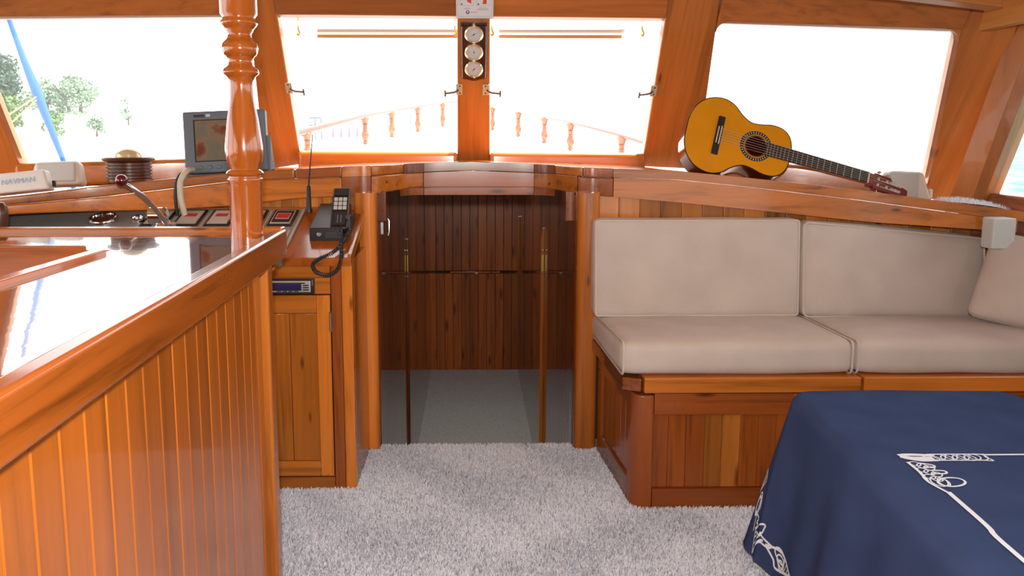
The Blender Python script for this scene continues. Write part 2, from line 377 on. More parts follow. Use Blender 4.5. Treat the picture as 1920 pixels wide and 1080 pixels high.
# ------------------------------------------------------------------ setting: sunken passage
def planks_x(name, mat, parent, x0, x1, pitch, yfront, thick, zlo, zhi, gap=.0015, bevel=.002, jitter=.0):
    n = max(1, round((x1 - x0) / pitch)); p = (x1 - x0) / n
    for i in range(n):
        a, b_ = x0 + i * p, x0 + (i + 1) * p
        dy = random.uniform(0, jitter)
        z0 = zlo((a + b_) / 2) if callable(zlo) else zlo
        za, zb = (zhi(a), zhi(b_)) if callable(zhi) else (zhi, zhi)
        a += gap / 2; b_ -= gap / 2
        MB().hexa([(a, yfront + dy, z0), (b_, yfront + dy, z0), (b_, yfront + thick, z0), (a, yfront + thick, z0),
                   (a, yfront + dy, za), (b_, yfront + dy, zb), (b_, yfront + thick, zb), (a, yfront + thick, za)]).build(name, mat, parent, bevel, 1)
wb = struct('wall_passage_back')
box('backing_board', 'void', wb, -.45, .47, 6.64, 6.68, LOWZ, 1.0, 0)
planks_x('plank', 'knotback', wb, -.40, .43, .075, 6.60, .04, LOWZ, .06, bevel=.003)
planks_x('plank', 'knotback', wb, -.40, .43, .075, 6.605, .035, .085, 1.0, bevel=.003)
box('ledge', 'knotback', wb, -.20, .25, 6.585, 6.62, .064, .081, .003)
MB().lathe([(.004, 0), (.004, .02), (.011, .024), (.013, .032), (.009, .04)], frame((.036, 6.57, .075), (1, 0, 0), (0, -1, 0)), 16).build('knob', 'white', wb)
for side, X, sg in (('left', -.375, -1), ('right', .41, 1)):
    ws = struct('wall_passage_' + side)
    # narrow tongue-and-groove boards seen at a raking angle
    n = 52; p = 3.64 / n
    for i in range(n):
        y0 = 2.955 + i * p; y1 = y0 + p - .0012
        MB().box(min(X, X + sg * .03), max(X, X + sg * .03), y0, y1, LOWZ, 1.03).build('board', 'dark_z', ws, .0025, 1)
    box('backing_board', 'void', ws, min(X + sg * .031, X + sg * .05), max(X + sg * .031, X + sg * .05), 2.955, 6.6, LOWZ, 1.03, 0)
cp = box('ceiling_passage', 'dark_y', None, -.60, .62, 3.195, 6.68, 1.034, 1.06, 0); cp['kind'] = 'structure'
# the two open door edges in the passage
for nm, X, sg, top, lab in (('cabin_door', -.375, 1, .69, 'narrow orange door edge on the left side of the sunken passage'), ('cabin_door', .41, -1, .75, 'tall orange door edge on the right side of the sunken passage')):
    d = thing(nm, lab, 'door', (X, 4.2, LOWZ))
    xi = X + sg * (.012 if sg > 0 else .02)
    lo, hi = min(X, xi), max(X, xi)
    tip = X + sg * .008
    MB().prism([(X, 4.2, LOWZ), (xi, 4.2, LOWZ), (xi, 4.2, top - .05), (tip, 4.2, top), (X, 4.2, top)], (0, .05, 0)).build('door_edge', 'brown_z' if sg > 0 else 'orange_z', d, .002)
    box('latch_plate', 'agedbrass', d, lo + .003, hi - .002, 4.194, 4.2, .505, .60, .001)
    MB().lathe([(.004, 0), (.006, .004), (.004, .008)], frame(((lo + hi) / 2, 4.194, .63), (1, 0, 0), (0, -1, 0)), 10).build('screw', 'steel', d)
    MB().lathe([(.003, 0), (.005, .003), (.003, .006)], frame(((lo + hi) / 2, 4.194, .48), (1, 0, 0), (0, -1, 0)), 10).build('screw', 'steel', d)
t_ = box('trim_5', 'orange_z', None, .388, .41, 6.35, 6.385, .1, .60, .002); t_['kind'] = 'structure'
# columns at the mouth of the passage
def rounded_col(name, x0, x1, y0, y1, z0, z1, r, mat):
    poly = []
    for cx, cy, a0 in ((x1 - r, y0 + r, -90), (x1 - r, y1 - r, 0), (x0 + r, y1 - r, 90), (x0 + r, y0 + r, 180)):
        for k in range(7):
            a = math.radians(a0 + k * 15); poly.append((cx + r * math.cos(a), cy + r * math.sin(a), z0))
    o = MB().prism(poly, (0, 0, z1 - z0)).build(name, mat); o['kind'] = 'structure'; return o
rounded_col('trim_1', -.462, -.378, 2.905, 3.0, 0, 1.045, .03, 'orange_z')
rounded_col('trim_2', .412, .502, 2.89, 3.0, 0, 1.045, .03, 'orange_z')
hk = thing('door_hook', 'small steel hook at the upper left of the passage opening', 'hook', (-.372, 3.1, .9))
box('plate', 'steel', hk, -.375, -.370, 3.085, 3.115, .86, .93, .001)
MB().tube([(-.372, 3.1, .925), (-.352, 3.09, .928), (-.345, 3.088, .915), (-.346, 3.088, .87), (-.35, 3.088, .855)], .004, 8).build('hook_arm', 'steel', hk)

# ------------------------------------------------------------------ setting: curved coaming beam
PATH = catmull([(-2.15, 2.30, 0), (-1.66, 2.615, 0), (-1.37, 2.80, 0), (-.95, 2.925, 0), (-.62, 2.962, 0), (-.5, 2.962, 0), (-.435, 2.952, 0), (-.385, 2.972, 0), (-.335, 3.035, 0),
                (-.285, 3.115, 0), (-.20, 3.158, 0), (.03, 3.165, 0), (.26, 3.158, 0), (.335, 3.115, 0), (.385, 3.035, 0), (.435, 2.965, 0), (.49, 2.945, 0), (.56, 2.958, 0),
                (.80, 2.95, 0), (1.08, 2.925, 0), (1.48, 2.865, 0), (1.96, 2.745, 0), (2.12, 2.69, 0)], 6)
TOP = [(-2.2, 1.01), (-1.633, 1.051), (-1.361, 1.083), (-.946, 1.122), (-.5, 1.146), (0, 1.158), (.54, 1.138), (.79, 1.129), (1.08, 1.102), (1.476, 1.060), (1.964, .996), (2.15, .972)]
MID = [(-2.2, .99), (-1.635, 1.022), (-1.376, 1.038), (-.948, 1.087), (-.5, 1.104), (0, 1.121), (.54, 1.101), (.82, 1.092), (1.08, 1.066), (1.478, 1.020), (1.91, .964), (2.15, .935)]
BOT = [(-2.2, .97), (-1.61, .99), (-1.18, .982), (-.95, .993), (-.687, 1.02), (-.45, 1.03), (-.22, 1.052), (.28, 1.052), (.5, 1.03), (.79, 1.006), (1.086, .978), (1.527, .935), (1.967, .913), (2.15, .90)]
def seg(name, mat, parent, xa, xb, zlo, zhi, off, thick, bevel=.006):
    pts = [p for p in PATH if xa < p.x < xb]
    def at_x(x):
        for a, b_ in zip(PATH, PATH[1:]):
            if a.x <= x <= b_.x: return a.lerp(b_, (x - a.x) / max(1e-6, b_.x - a.x))
        return PATH[-1]
    pts = [at_x(xa + .0006)] + pts + [at_x(xb - .0006)]
    vs = []; 
    for p in pts:
        z0 = interp(p.x, zlo); z1 = interp(p.x, zhi); y0 = p.y + off
        vs += [(p.x, y0, z0), (p.x, y0, z1), (p.x, y0 + thick, z1), (p.x, y0 + thick, z0)]
    fs = [(i * 4 + k, i * 4 + (k + 1) % 4, (i + 1) * 4 + (k + 1) % 4, (i + 1) * 4 + k) for i in range(len(pts) - 1) for k in range(4)]
    n = len(pts); fs += [(0, 3, 2, 1), ((n - 1) * 4, (n - 1) * 4 + 1, (n - 1) * 4 + 2, (n - 1) * 4 + 3)]
    mb = MB(); mb.add(vs, fs); return mb.build(name, mat, parent, bevel, 3)
coam = struct('trim_3')
CUT = [-2.12, -.70, -.515, -.40, -.285, -.205, .262, .345, .44, .56, 2.10]
for i, (a, b_) in enumerate(zip(CUT, CUT[1:])):
    cen = -.3 < a < .34
    seg('upper_rail', 'brown_x' if (cen or i in (1, 8)) else 'orange_x', coam, a, b_, [(x, z + .001) for x, z in MID], TOP, .006, .07)
CUT2 = [-2.12, -.515, -.40, -.205, .262, .42, .56, 2.02]
for i, (a, b_) in enumerate(zip(CUT2, CUT2[1:])):
    seg('lower_rail', 'brown_x' if i in (1, 3, 5) else 'orange_x', coam, a, b_, BOT, MID, -.006, .07)
CUT3 = [-.30, -.205, .262, .345]
for i, (a, b_) in enumerate(zip(CUT3, CUT3[1:])):
    seg('head_rail', 'brown_x', coam, a, b_, [(-1, 1.017), (1, 1.017)], [(-1, 1.0505), (1, 1.0505)], .008, .05, .003)
for X0, X1 in ((-.378, -.345), (.375, .411)):
    MB().prism([(X0, 2.985, 1.045), (X0, 2.985, .925), (X0, 3.02, .918), (X0, 3.17, 1.02), (X0, 3.17, 1.045)], (X1 - X0, 0, 0)).build('bracket', 'brown_y', coam, .004)
# shelf behind the beam
WB = [(-2.1, 3.20), (-1.95, 3.25), (-.95, 3.65), (-.85, 3.70), (.85, 3.70), (1.106, 3.65), (2.0, 3.25), (2.15, 3.15)]      # bottom line of the windscreen in plan
WBZ = [(-2.1, 1.13), (-1.95, 1.150), (-.95, 1.173), (-.85, 1.197), (.85, 1.185), (1.106, 1.173), (1.514, 1.136), (2.0, 1.058), (2.15, 1.04)]
WT = [(-2.1, 2.9), (-1.95, 2.95), (-.93, 3.27), (-.83, 3.30), (.833, 3.30), (1.05, 3.27), (1.9, 2.95), (2.1, 2.85)]
WTZ = [(-2.1, 1.70), (-1.95, 1.713), (-.93, 1.775), (-.83, 1.78), (.833, 1.768), (1.05, 1.753), (1.9, 1.675), (2.1, 1.66)]
def path_y(x):
    for a, b_ in zip(PATH, PATH[1:]):
        if a.x <= x <= b_.x: return a.y + (b_.y - a.y) * (x - a.x) / max(1e-6, b_.x - a.x)
    return PATH[-1].y
sh = struct('trim_4')
xs = np.linspace(-2.1, 2.1, 60); vs = []
for x in xs:
    y0 = path_y(x) + .077; y1 = interp(x, WB) - .01; zt = interp(x, TOP) - .006
    vs += [(x, y0, zt - .02), (x, y0, zt), (x, y1, zt), (x, y1, zt - .02)]
fs = [(i * 4 + k, i * 4 + (k + 1) % 4, (i + 1) * 4 + (k + 1) % 4, (i + 1) * 4 + k) for i in range(59) for k in range(4)] + [(0, 3, 2, 1), (236, 237, 238, 239)]
mb = MB(); mb.add(vs, fs); mb.build('shelf_board', 'orange_x', sh)

# ------------------------------------------------------------------ setting: raked windscreen
wf = struct('wall_front')
def wpt(x, top=False, back=0., z=None):
    return (x, interp(x, WT if top else WB) + back, interp(x, WTZ if top else WBZ) if z is None else z)
def mullion(name, b0, b1, t0, t1, thick=.06, zb=None, ext=.27, mat='pillar'):
    """raked board from below the sill up past the head"""
    def ext_up(b_, t_):   # continue the line upward
        B = Vector(b_); T = Vector(t_); d = T - B; return T + d * (ext / d.z)
    B0, B1, T0, T1 = wpt(b0), wpt(b1), wpt(t0, True), wpt(t1, True)
    E0, E1 = ext_up(B0, T0), ext_up(B1, T1)
    zdn = .07
    def dn(B, T): 
        d = Vector(T) - Vector(B); return Vector(B) - d * (zdn / d.z)
    D0, D1 = dn(B0, T0), dn(B1, T1)
    n = Vector((0, 1, .62)).normalized() * thick
    return MB().hexa([D0, D1, D1 + n, D0 + n, E0, E1, E1 + n, E0 + n]).build(name, mat, wf, .008, 3)
mullion('mullion', -1.005, -.848, -.945, -.833)
mullion('mullion', -.073, .087, -.064, .078)
mullion('mullion', .848, 1.106, .833, 1.05)
mullion('corner_pillar', 2.0, 2.13, 1.9, 2.06, .07)
mullion('corner_pillar', -2.15, -1.95, -2.1, -1.95, .07)
def rail_strip(name, tabx, tabz, xa, xb, z_off0, z_off1, yoff, thick, mat, bevel=.01, rake=0):
    n = 10; vs = []
    for x in np.linspace(xa, xb, n):
        y = interp(x, tabx) + yoff; z = interp(x, tabz)
        y1 = y - rake * (z_off1 - z_off0)
        vs += [(x, y, z + z_off0), (x, y1, z + z_off1), (x, y1 + thick, z + z_off1), (x, y + thick, z + z_off0)]
    fs = [(i * 4 + k, i * 4 + (k + 1) % 4, (i + 1) * 4 + (k + 1) % 4, (i + 1) * 4 + k) for i in range(n - 1) for k in range(4)] + [(0, 3, 2, 1), ((n - 1) * 4, (n - 1) * 4 + 1, (n - 1) * 4 + 2, (n - 1) * 4 + 3)]
    mb = MB(); mb.add(vs, fs); return mb.build(name, mat, wf, bevel, 4)
for xa, xb in ((-1.95, -1.0), (-.85, -.07), (.085, .85), (1.1, 2.0)):
    rail_strip('sill_beam', WB, WBZ, xa, xb, -.11, 0, -.045, .09, 'orange_x', .022)
for xa, xb in ((-1.95, -.945), (-.833, -.064), (.078, .833), (1.05, 1.9)):
    rail_strip('head_beam', WT, WTZ, xa, xb, 0, .29, -.012, .09, 'beam', .006, .68)
# rounded fillets in the upper corners of the starboard pane
for i, (xc, sx) in enumerate(((1.05, 1), (1.9, -1))):
    P0 = Vector(wpt(xc, True)); a = (Vector(wpt(xc + sx * .05, True)) - P0); dd = (Vector(wpt(2.0 if i else 1.106)) - P0); dd = dd * (.05 / dd.length)
    poly = [P0] + [P0 + a * (1 - math.sin(k * PI / 10)) + dd * (1 - math.cos(k * PI / 10)) for k in range(6)]
    MB().prism(poly, (0, .05, .02)).build('corner_fillet', 'beam', wf)
# fixed panes
def pane(name, b0, b1, t0, t1, n=8):
    o = struct(name)
    def f(u, v):
        B = Vector(wpt(b0 + (b1 - b0) * u)); T = Vector(wpt(t0 + (t1 - t0) * u, True)); p = B.lerp(T, v); return p + Vector((0, .03, .02))
    MB().grid(f, n, 4).build('pane', 'glass', o); return o
pane('window_1', -1.95, -1.0, -1.95, -.945)
pane('window_4', 1.106, 2.0, 1.05, 1.9)
# the two middle windows stand open, hinged at the head: we see the lower rail of each sash
for nm, xa, xb, ra, rb in (('window_2', -.825, -.075, -.755, -.066), ('window_3', .088, .825, .131, .735)):
    o = struct(nm)
    hy, hz = 3.345, 1.80; ry, rz = 3.75, 1.752
    MB().grid(lambda u, v: Vector((xa + (xb - xa) * u, hy, hz)).lerp(Vector((ra + (rb - ra) * u, ry, rz + .012)), v), 2, 2).build('pane', 'glass', o)
    box('sash_rail', 'sash', o, ra, rb, ry - .008, ry + .012, rz - .009, rz + .008, .002)
# side walls, roof, aft wall (behind the photographer)
wr = struct('wall_right')
# side window: front post, inner stop, bottom rail, and the panel below
MB().hexa([(1.985, 3.10, .95), (2.012, 3.0, .95), (2.10, 3.02, .95), (2.10, 3.12, .95), (2.075, 2.85, 1.85), (2.10, 2.755, 1.85), (2.20, 2.77, 1.85), (2.20, 2.87, 1.85)]).build('window_post', 'post', wr, .003)
MB().hexa([(2.014, 3.0, .97), (2.03, 2.95, .97), (2.10, 2.97, .97), (2.10, 3.02, .97), (2.102, 2.755, 1.85), (2.12, 2.705, 1.85), (2.2, 2.72, 1.85), (2.2, 2.77, 1.85)]).build('window_stop', 'post', wr, .003)
MB().hexa([(2.00, 3.03, .86), (2.22, 2.3, .84), (2.30, 2.3, .84), (2.2, 3.03, .86), (2.03, 3.03, 1.042), (2.24, 2.3, 1.02), (2.30, 2.3, 1.02), (2.2, 3.03, 1.042)]).build('window_sill_rail', 'brown_y', wr, .006)
MB().hexa([(2.22, 2.3, .84), (2.24, -.2, .80), (2.30, -.2, .80), (2.30, 2.3, .84), (2.24, 2.3, 1.02), (2.24, -.2, .96), (2.30, -.2, .96), (2.30, 2.3, 1.02)]).build('window_sill_rail', 'brown_y', wr, .006)
MB().hexa([(2.20, 3.04, .0), (2.20, -.2, .0), (2.26, -.2, .0), (2.26, 3.04, .0), (2.20, 3.04, .85), (2.20, -.2, .80), (2.26, -.2, .80), (2.26, 3.04, .85)]).build('wall_board', 'brown_y', wr, .006)
MB().hexa([(2.14, 2.75, 1.72), (2.18, -2.4, 1.72), (2.25, -2.4, 1.72), (2.2, 2.75, 1.72), (2.14, 2.75, 1.98), (2.18, -2.4, 1.98), (2.25, -2.4, 1.98), (2.2, 2.75, 1.98)]).build('window_head', 'beam', wr, .006)
box('wall_board', 'brown_y', wr, 2.20, 2.26, -2.4, -.2, 0, .96)
for y in (-.2, 1.2): box('window_post', 'orange_z', wr, 2.13, 2.2, y - .05, y + .05, .9, 1.8)
o = struct('window_5'); MB().grid(lambda u, v: (2.07 + .10 * u + .09 * v, 3.02 - 3.1 * u - .24 * v, 1.03 - .07 * u + .72 * v), 3, 3).build('pane', 'clearglass', o)
wl = struct('wall_left')
box('wall_board', 'brown_y', wl, -2.32, -2.24, -2.4, 3.2, 0, .98)
box('window_head', 'beam', wl, -2.32, -2.24, -2.4, 3.1, 1.72, 1.98)
for y in (-2.3, -.9, .6, 2.0, 3.1): box('window_post', 'orange_z', wl, -2.32, -2.24, y - .06, y + .06, .98, 1.72)
wa = struct('wall_aft')
box('wall_board', 'brown_x', wa, -2.32, .95, -2.46, -2.4, 0, 1.75)
box('wall_board', 'brown_x', wa, 1.85, 2.25, -2.46, -2.4, 0, 1.75)
box('wall_head', 'beam', wa, -2.32, 2.25, -2.46, -2.4, 1.75, 1.98)
ce = struct('ceiling')
box('eave', 'deck', ce, 2.2, 2.62, -2.5, 2.7, 1.93, 1.985, .01)  # added out-of-view overhang, keeps sun from entering the side window
MB().prism([(-2.35, -2.5, 1.985), (2.3, -2.5, 1.985), (2.3, 2.86, 1.985), (1.05, 3.21, 1.985), (-.95, 3.22, 1.985), (-2.35, 2.88, 1.985)], (0, 0, .05)).build('ceiling_board', 'carlin', ce)
MB().hexa([(.2, 2.57, 1.868), (1.793, 2.57, 1.694), (1.793, 2.65, 1.694), (.2, 2.65, 1.868), (.2, 2.57, 1.98), (1.793, 2.57, 1.82), (1.793, 2.65, 1.82), (.2, 2.65, 1.98)]).build('roof_beam', 'beam', ce, .006)
MB().hexa([(1.895, -2.3, 1.66), (1.97, -2.3, 1.66), (1.97, 2.90, 1.66), (1.92, 2.88, 1.66), (1.895, -2.3, 1.98), (1.97, -2.3, 1.98), (1.97, 2.80, 1.98), (1.92, 2.78, 1.98)]).build('carlin', 'carlin', ce, .004)

# planked bulkheads under the beam
w2 = struct('wall_front_right')
planks_x('plank', 'pine_z', w2, .503, 2.19, .083, 2.972, .03, .40, lambda x: interp(x, BOT) + .02, jitter=.002, bevel=.003)
box('backing_board', 'void', w2, .5, 2.28, 3.003, 3.03, 0, .95, 0)
w3 = struct('wall_front_left')
planks_x('plank', 'pine_z', w3, -1.9, -.465, .05, 2.978, .03, .88, lambda x: interp(x, BOT) + .02, jitter=.002, bevel=.003)
box('ledger', 'orange_x', w3, -1.9, -.465, 2.955, 2.976, .955, .985, .003)
box('backing_board', 'void', w3, -2.2, -.46, 3.009, 3.03, 0, 1.0, 0)

# ------------------------------------------------------------------ helm console cabinet
CX0, CX1, CY = -1.95, -.418, 2.56
def cz(y): return .845 + .34 * (y - 2.56)
cc = thing('console_cabinet', 'orange wooden console cabinet with sloping top left of the passage', 'cabinet', (-.9, CY, 0))
box('side_panel', 'red_z', cc, CX1 - .02, CX1, CY + .045, 2.95, 0, .835, .002)
box('corner_post', 'orange_z', cc, -.456, CX1, CY, CY + .045, 0, .83, .004)
box('stile', 'brown_z', cc, -.494, -.4575, CY + .006, CY + .03, .0, .83, .002)
box('top_rail', 'orange_x', cc, -1.9, -.4955, CY + .004, CY + .03, .775, .832, .002)
box('toe_rail', 'orange_x', cc, -.78, -.4955, CY + .004, CY + .03, 0, .045, .002)
box('carcass', 'void', cc, -1.9, -.46, CY + .032, 2.95, 0, .77, 0)
box('front_board', 'red_x', cc, -1.9, -.79, CY + .004, CY + .03, 0, .775, .002)
box('radio_rail', 'orange_x', cc, -.785, -.4955, CY + .005, CY + .03, .716, .774, .002)
# sloping top board with raised edge
MB().hexa([(-.655, CY - .008, cz(CY) - .03), (CX1, CY - .008, cz(CY) - .03), (CX1, 2.95, cz(2.95) - .03), (-.655, 2.95, cz(2.95) - .03),
           (-.655, CY - .008, cz(CY)), (CX1, CY - .008, cz(CY)), (CX1, 2.95, cz(2.95)), (-.655, 2.95, cz(2.95))]).build('top_board', 'red_y', cc, .004)
MB().hexa([(CX1 - .014, CY - .002, cz(CY)), (CX1, CY - .002, cz(CY)), (CX1, 2.93, cz(2.93)), (CX1 - .014, 2.93, cz(2.93)),
           (CX1 - .014, CY - .002, cz(CY) + .012), (CX1, CY - .002, cz(CY) + .012), (CX1, 2.93, cz(2.93) + .012), (CX1 - .014, 2.93, cz(2.93) + .012)]).build('edge_strip', 'orange_y', cc, .003)
# cabinet door: frame of stiles and rails around two planks
dr = MB().box(-.785, -.4975, CY + .014, CY + .028, .05, .712).build('door', 'void', cc, 0)
for nm, a in (('stile', (-.545, -.4978, .05, .712)), ('stile', (-.80, -.7565, .05, .712)), ('rail', (-.756, -.546, .648, .712)), ('rail', (-.756, -.546, .05, .105)),
              ('plank', (-.756, -.6425, .107, .646)), ('plank', (-.6405, -.546, .107, .646))):
    dep = CY + .003 if nm != 'plank' else CY + .007
    box(nm, 'orange_x' if nm == 'rail' else 'orange_z', dr, a[0], a[1], dep, CY + .02, a[2], a[3], .0018, 1)
hg = MB().box(-.500, -.493, CY - .002, CY + .006, .585, .65); hg.lathe([(.0035, 0), (.0035, .066)], Matrix.Translation((-.4965, CY - .003, .584)), 10)
hg.lathe([(.001, 0), (.0045, .003), (.001, .007)], Matrix.Translation((-.4965, CY - .003, .65)), 10); hg.build('hinge', 'steel', dr)

# car stereo let into the cabinet
st = thing('car_stereo', 'silver and black car stereo with blue display above the cabinet door', 'stereo', (-.63, CY, .745))
SX0, SX1, SZ0, SZ1 = -.732, -.548, .719, .773
box('surround', 'black', st, SX0, SX1, CY - .006, CY + .004, SZ0, SZ1, .002)
fc = box('faceplate', 'silver', st, SX0 + .006, SX1 - .012, CY - .014, CY - .006, SZ0 + .007, SZ1 - .007, .003)
box('display', 'navy', st, SX0 + .045, SX1 - .045, CY - .0155, CY - .013, SZ0 + .018, SZ0 + .035, .001)
box('disc_slot', 'black', st, SX0 + .03, SX1 - .03, CY - .0155, CY - .013, SZ1 - .0165, SZ1 - .0125, .0005)
box('display_surround', 'black', st, SX0 + .036, SX1 - .043, CY - .0148, CY - .0135, SZ0 + .013, SZ0 + .037, .001)
kb = MB().lathe([(.013, 0), (.013, .008), (.010, .010)], frame((SX0 + .021, CY - .014, SZ0 + .027), (1, 0, 0), (0, -1, 0)), 20).build('volume_knob', 'chrome', st, 0)
for k, z in enumerate((.016, .024, .032)): box('button', 'black', st, SX1 - .038, SX1 - .018, CY - .016, CY - .0135, SZ0 + z - .002, SZ0 + z + .002, .0005, 1)
for k in range(4): box('button', 'black', st, SX0 + .055 + k * .02, SX0 + .071 + k * .02, CY - .016, CY - .0135, SZ0 + .0095, SZ0 + .0125, .0005, 1)
box('release_tab', 'silver', st, SX1 - .008, SX1 - .006, CY - .008, CY - .005, SZ0 + .03, SZ1 - .004, .0005, 1)

# grey instrument panel on the sloping console
ip = thing('dashboard', 'grey sloping dashboard with red labelled switches behind the counter', 'dashboard', (-1.2, 2.75, .9))
def slope(x, y, h=0): return (x, y, cz(y) + h)
def slab(name, mat, parent, x0, x1, y0, y1, h0, h1, bevel=.001, skew=0):
    return MB().hexa([slope(x0 - skew, y0, h0), slope(x1 - skew, y0, h0), slope(x1, y1, h0), slope(x0, y1, h0), slope(x0 - skew, y0, h1), slope(x1 - skew, y0, h1), slope(x1, y1, h1), slope(x0, y1, h1)]).build(name, mat, parent, bevel, 1)
slab('panel_board', 'panel', ip, -1.85, -.656, CY + .0, 2.945, -.03, .003)
slab('edge_strip', 'trimgrey', ip, -.666, -.658, CY + .01, 2.94, .003, .006, .0005)
slab('edge_strip', 'trimgrey', ip, -.682, -.675, CY + .01, 2.76, .003, .006, .0005)
for i in range(5):
    xc = -.725 - i * .118
    sw = slab('switch_module', 'black', ip, xc - .047, xc + .047, 2.79, 2.925, .003, .010, .002)
    slab('bezel', 'trimgrey', sw, xc - .038, xc + .038, 2.802, 2.914, .010, .012, .0005)
    slab('face', 'black' if i == 0 else 'palelabel', sw, xc - .034, xc + .034, 2.81, 2.906, .012, .0135, .0005)
    if i == 0: slab('label_border', 'trimgrey', sw, xc - .026, xc + .026, 2.835, 2.885, .0135, .0142, 0)
    slab('red_label', 'redlabel', sw, xc - .023, xc + .023, 2.84 if i == 0 else 2.855, 2.88, .0142, .0150, 0)
    slab('edge_strip', 'trimgrey', ip, xc - .062, xc - .056, 2.79, 2.925, .003, .005, 0)
nrm = Vector((0, -.34, 1)).normalized()
for x, y, r in ((-1.40, 2.84, .052), (-1.27, 2.84, .024), (-1.2, 2.84, .02)):
    fm = frame(slope(x, y, .003), (1, 0, 0), nrm)
    g = MB().lathe([(r * .8, 0), (r, 0), (r, .012), (r * .93, .018), (r * .82, .016), (r * .8, .008)], fm, 28).build('gauge_ring', 'chrome', ip)
    MB().lathe([(r * .79, .002), (r * .79, .006)], fm, 24).build('gauge_face', 'palelabel' if r > .03 else 'redknob', g)

# throttle lever
tl = thing('throttle_lever', 'chrome throttle lever with dark red ball knob behind the counter', 'lever', slope(-1.135, 2.78))
fm = frame(slope(-1.15, 2.78, .003), (1, 0, 0), (0, 0, 1))
MB().lathe([(.040, 0), (.042, .01), (.034, .018), (.032, .03)], fm, 24).build('base', 'chrome', tl)
MB().lathe([(.0, -.03), (.028, -.03), (.034, -.024), (.034, .024), (.028, .03), (.0, .03)], frame(slope(-1.165, 2.77, .055), (0, 1, 0), (1, 0, 0)), 24).build('housing', 'chrome', tl)
box('bracket', 'chrome', tl, -1.19, -1.14, 2.752, 2.79, cz(2.77) + .03, cz(2.77) + .075, .01, 3)
lp = catmull([(-1.125, 2.76, .935), (-1.14, 2.72, .985), (-1.155, 2.66, 1.04), (-1.175, 2.60, 1.082), (-1.195, 2.58, 1.103)], 5)
MB().tube(lp, [.011 - .004 * i / (len(lp) - 1) for i in range(len(lp))], 10).build('lever_arm', 'chrome', tl)
MB().lathe([(.0005, -.021), (.011, -.018), (.018, -.01), (.021, 0), (.018, .01), (.011, .018), (.0005, .021)], Matrix.Translation((-1.2, 2.575, 1.112)), 20).build('ball_knob', 'redknob', tl)
MB().lathe([(.0005, -.011), (.008, -.008), (.011, 0), (.008, .008), (.0005, .011)], Matrix.Translation((-1.105, 2.76, .94)), 14).build('pivot', 'chrome', tl)

# steering wheel handle end at the left edge
wh = thing('wheel_spoke_handle', 'dark turned wheel handle poking up behind the counter at far left', 'handle', (-1.445, 2.3, .9))
MB().lathe([(.012, 0), (.016, .05), (.02, .08), (.023, .11), (.021, .138), (.013, .149), (.001, .152)], Matrix.Translation((-1.449, 2.3, .91)), 20).build('grip', 'compass', wh)
MB().tube([(-1.449, 2.3, .915), (-1.46, 2.36, .84), (-1.5, 2.42, .7)], .011, 10).build('spoke', 'compass', wh)

# ------------------------------------------------------------------ VHF radio
vr = thing('radio_telephone', 'black marine radio set with keypad handset on the console top', 'radio', slope(-.52, 2.75))
def ps(x, y, h): return Vector(slope(x, y, h))
MB().hexa([ps(-.588, 2.68, .0), ps(-.468, 2.68, .0), ps(-.468, 2.89, .0), ps(-.588, 2.89, .0), ps(-.588, 2.68, .048), ps(-.468, 2.68, .048), ps(-.468, 2.89, .05), ps(-.588, 2.89, .05)]).build('body', 'black', vr, .004)
MB().lathe([(.008, 0), (.008, .008), (.006, .01)], frame(ps(-.552, 2.68, .026), (1, 0, 0), (0, -1, 0)), 16).build('round_knob', 'steel', vr)
box('front_label', 'rubber', vr, -.53, -.478, 2.674, 2.68, cz(2.68) + .012, cz(2.68) + .036, .001)
hm = frame(ps(-.49, 2.775, .074), (1, .08, 0), (.02, -.62, .78))      # handset lies on its cradle, keypad up
hs = mbx(MB().box(-.032, .032, -.11, .11, -.018, .014), hm).build('handset', 'black', vr, .008, 3)
mbx(MB().box(-.026, .026, .062, .100, .0145, .017), hm).build('earpiece', 'rubber', hs, .002)
mbx(MB().box(-.022, .022, -.095, -.03, .0145, .0165), hm).build('mouthpiece', 'rubber', hs, .002)
for gx in (-.006, .006): mbx(MB().box(gx - .002, gx + .002, -.085, -.045, .0165, .0175), hm).build('grille_slot', 'grey', hs, 0)
for r_ in range(3):
    for c_ in range(3): mbx(MB().box(-.024 + c_ * .0165, -.010 + c_ * .0165, -.015 + r_ * .023, .002 + r_ * .023, .014, .019), hm).build('key', 'boxgrey', hs, .001, 1)
box('cradle', 'rubber', vr, -.466, -.446, 2.72, 2.83, cz(2.76), cz(2.76) + .062, .004)
cpts = catmull([(-.492, 2.70, .935), (-.472, 2.65, .915), (-.46, 2.60, .885), (-.452, 2.553, .85), (-.462, 2.535, .81), (-.495, 2.53, .79), (-.535, 2.533, .80), (-.548, 2.54, .825), (-.525, 2.545, .845), (-.485, 2.56, .862), (-.462, 2.61, .885), (-.448, 2.66, .91), (-.45, 2.72, .925)], 40)
hp = []; aa = Vector((1, 0, 0))
for i, p in enumerate(cpts):
    t_ = (cpts[min(i + 1, len(cpts) - 1)] - cpts[max(i - 1, 0)]).normalized(); aa = (aa - t_ * aa.dot(t_)).normalized(); bb = t_.cross(aa)
    an = i * 2 * PI / 6; hp.append(p + (aa * math.cos(an) + bb * math.sin(an)) * .0055)
MB().tube(hp, .0024, 5).build('coiled_cord', 'rubber', vr)
an_ = thing('whip_aerial', 'thin black whip aerial standing at the back of the console', 'aerial', slope(-.638, 2.92))
MB().lathe([(.012, 0), (.012, .012), (.009, .02), (.008, .1), (.005, .105)], Matrix.Translation(slope(-.638, 2.92)), 14).build('base', 'black', an_)
MB().tube([(-.638, 2.92, cz(2.92) + .1), (-.628, 2.91, 1.15), (-.612, 2.90, 1.27)], [.0035, .0026, .0018], 8).build('whip', 'black', an_)

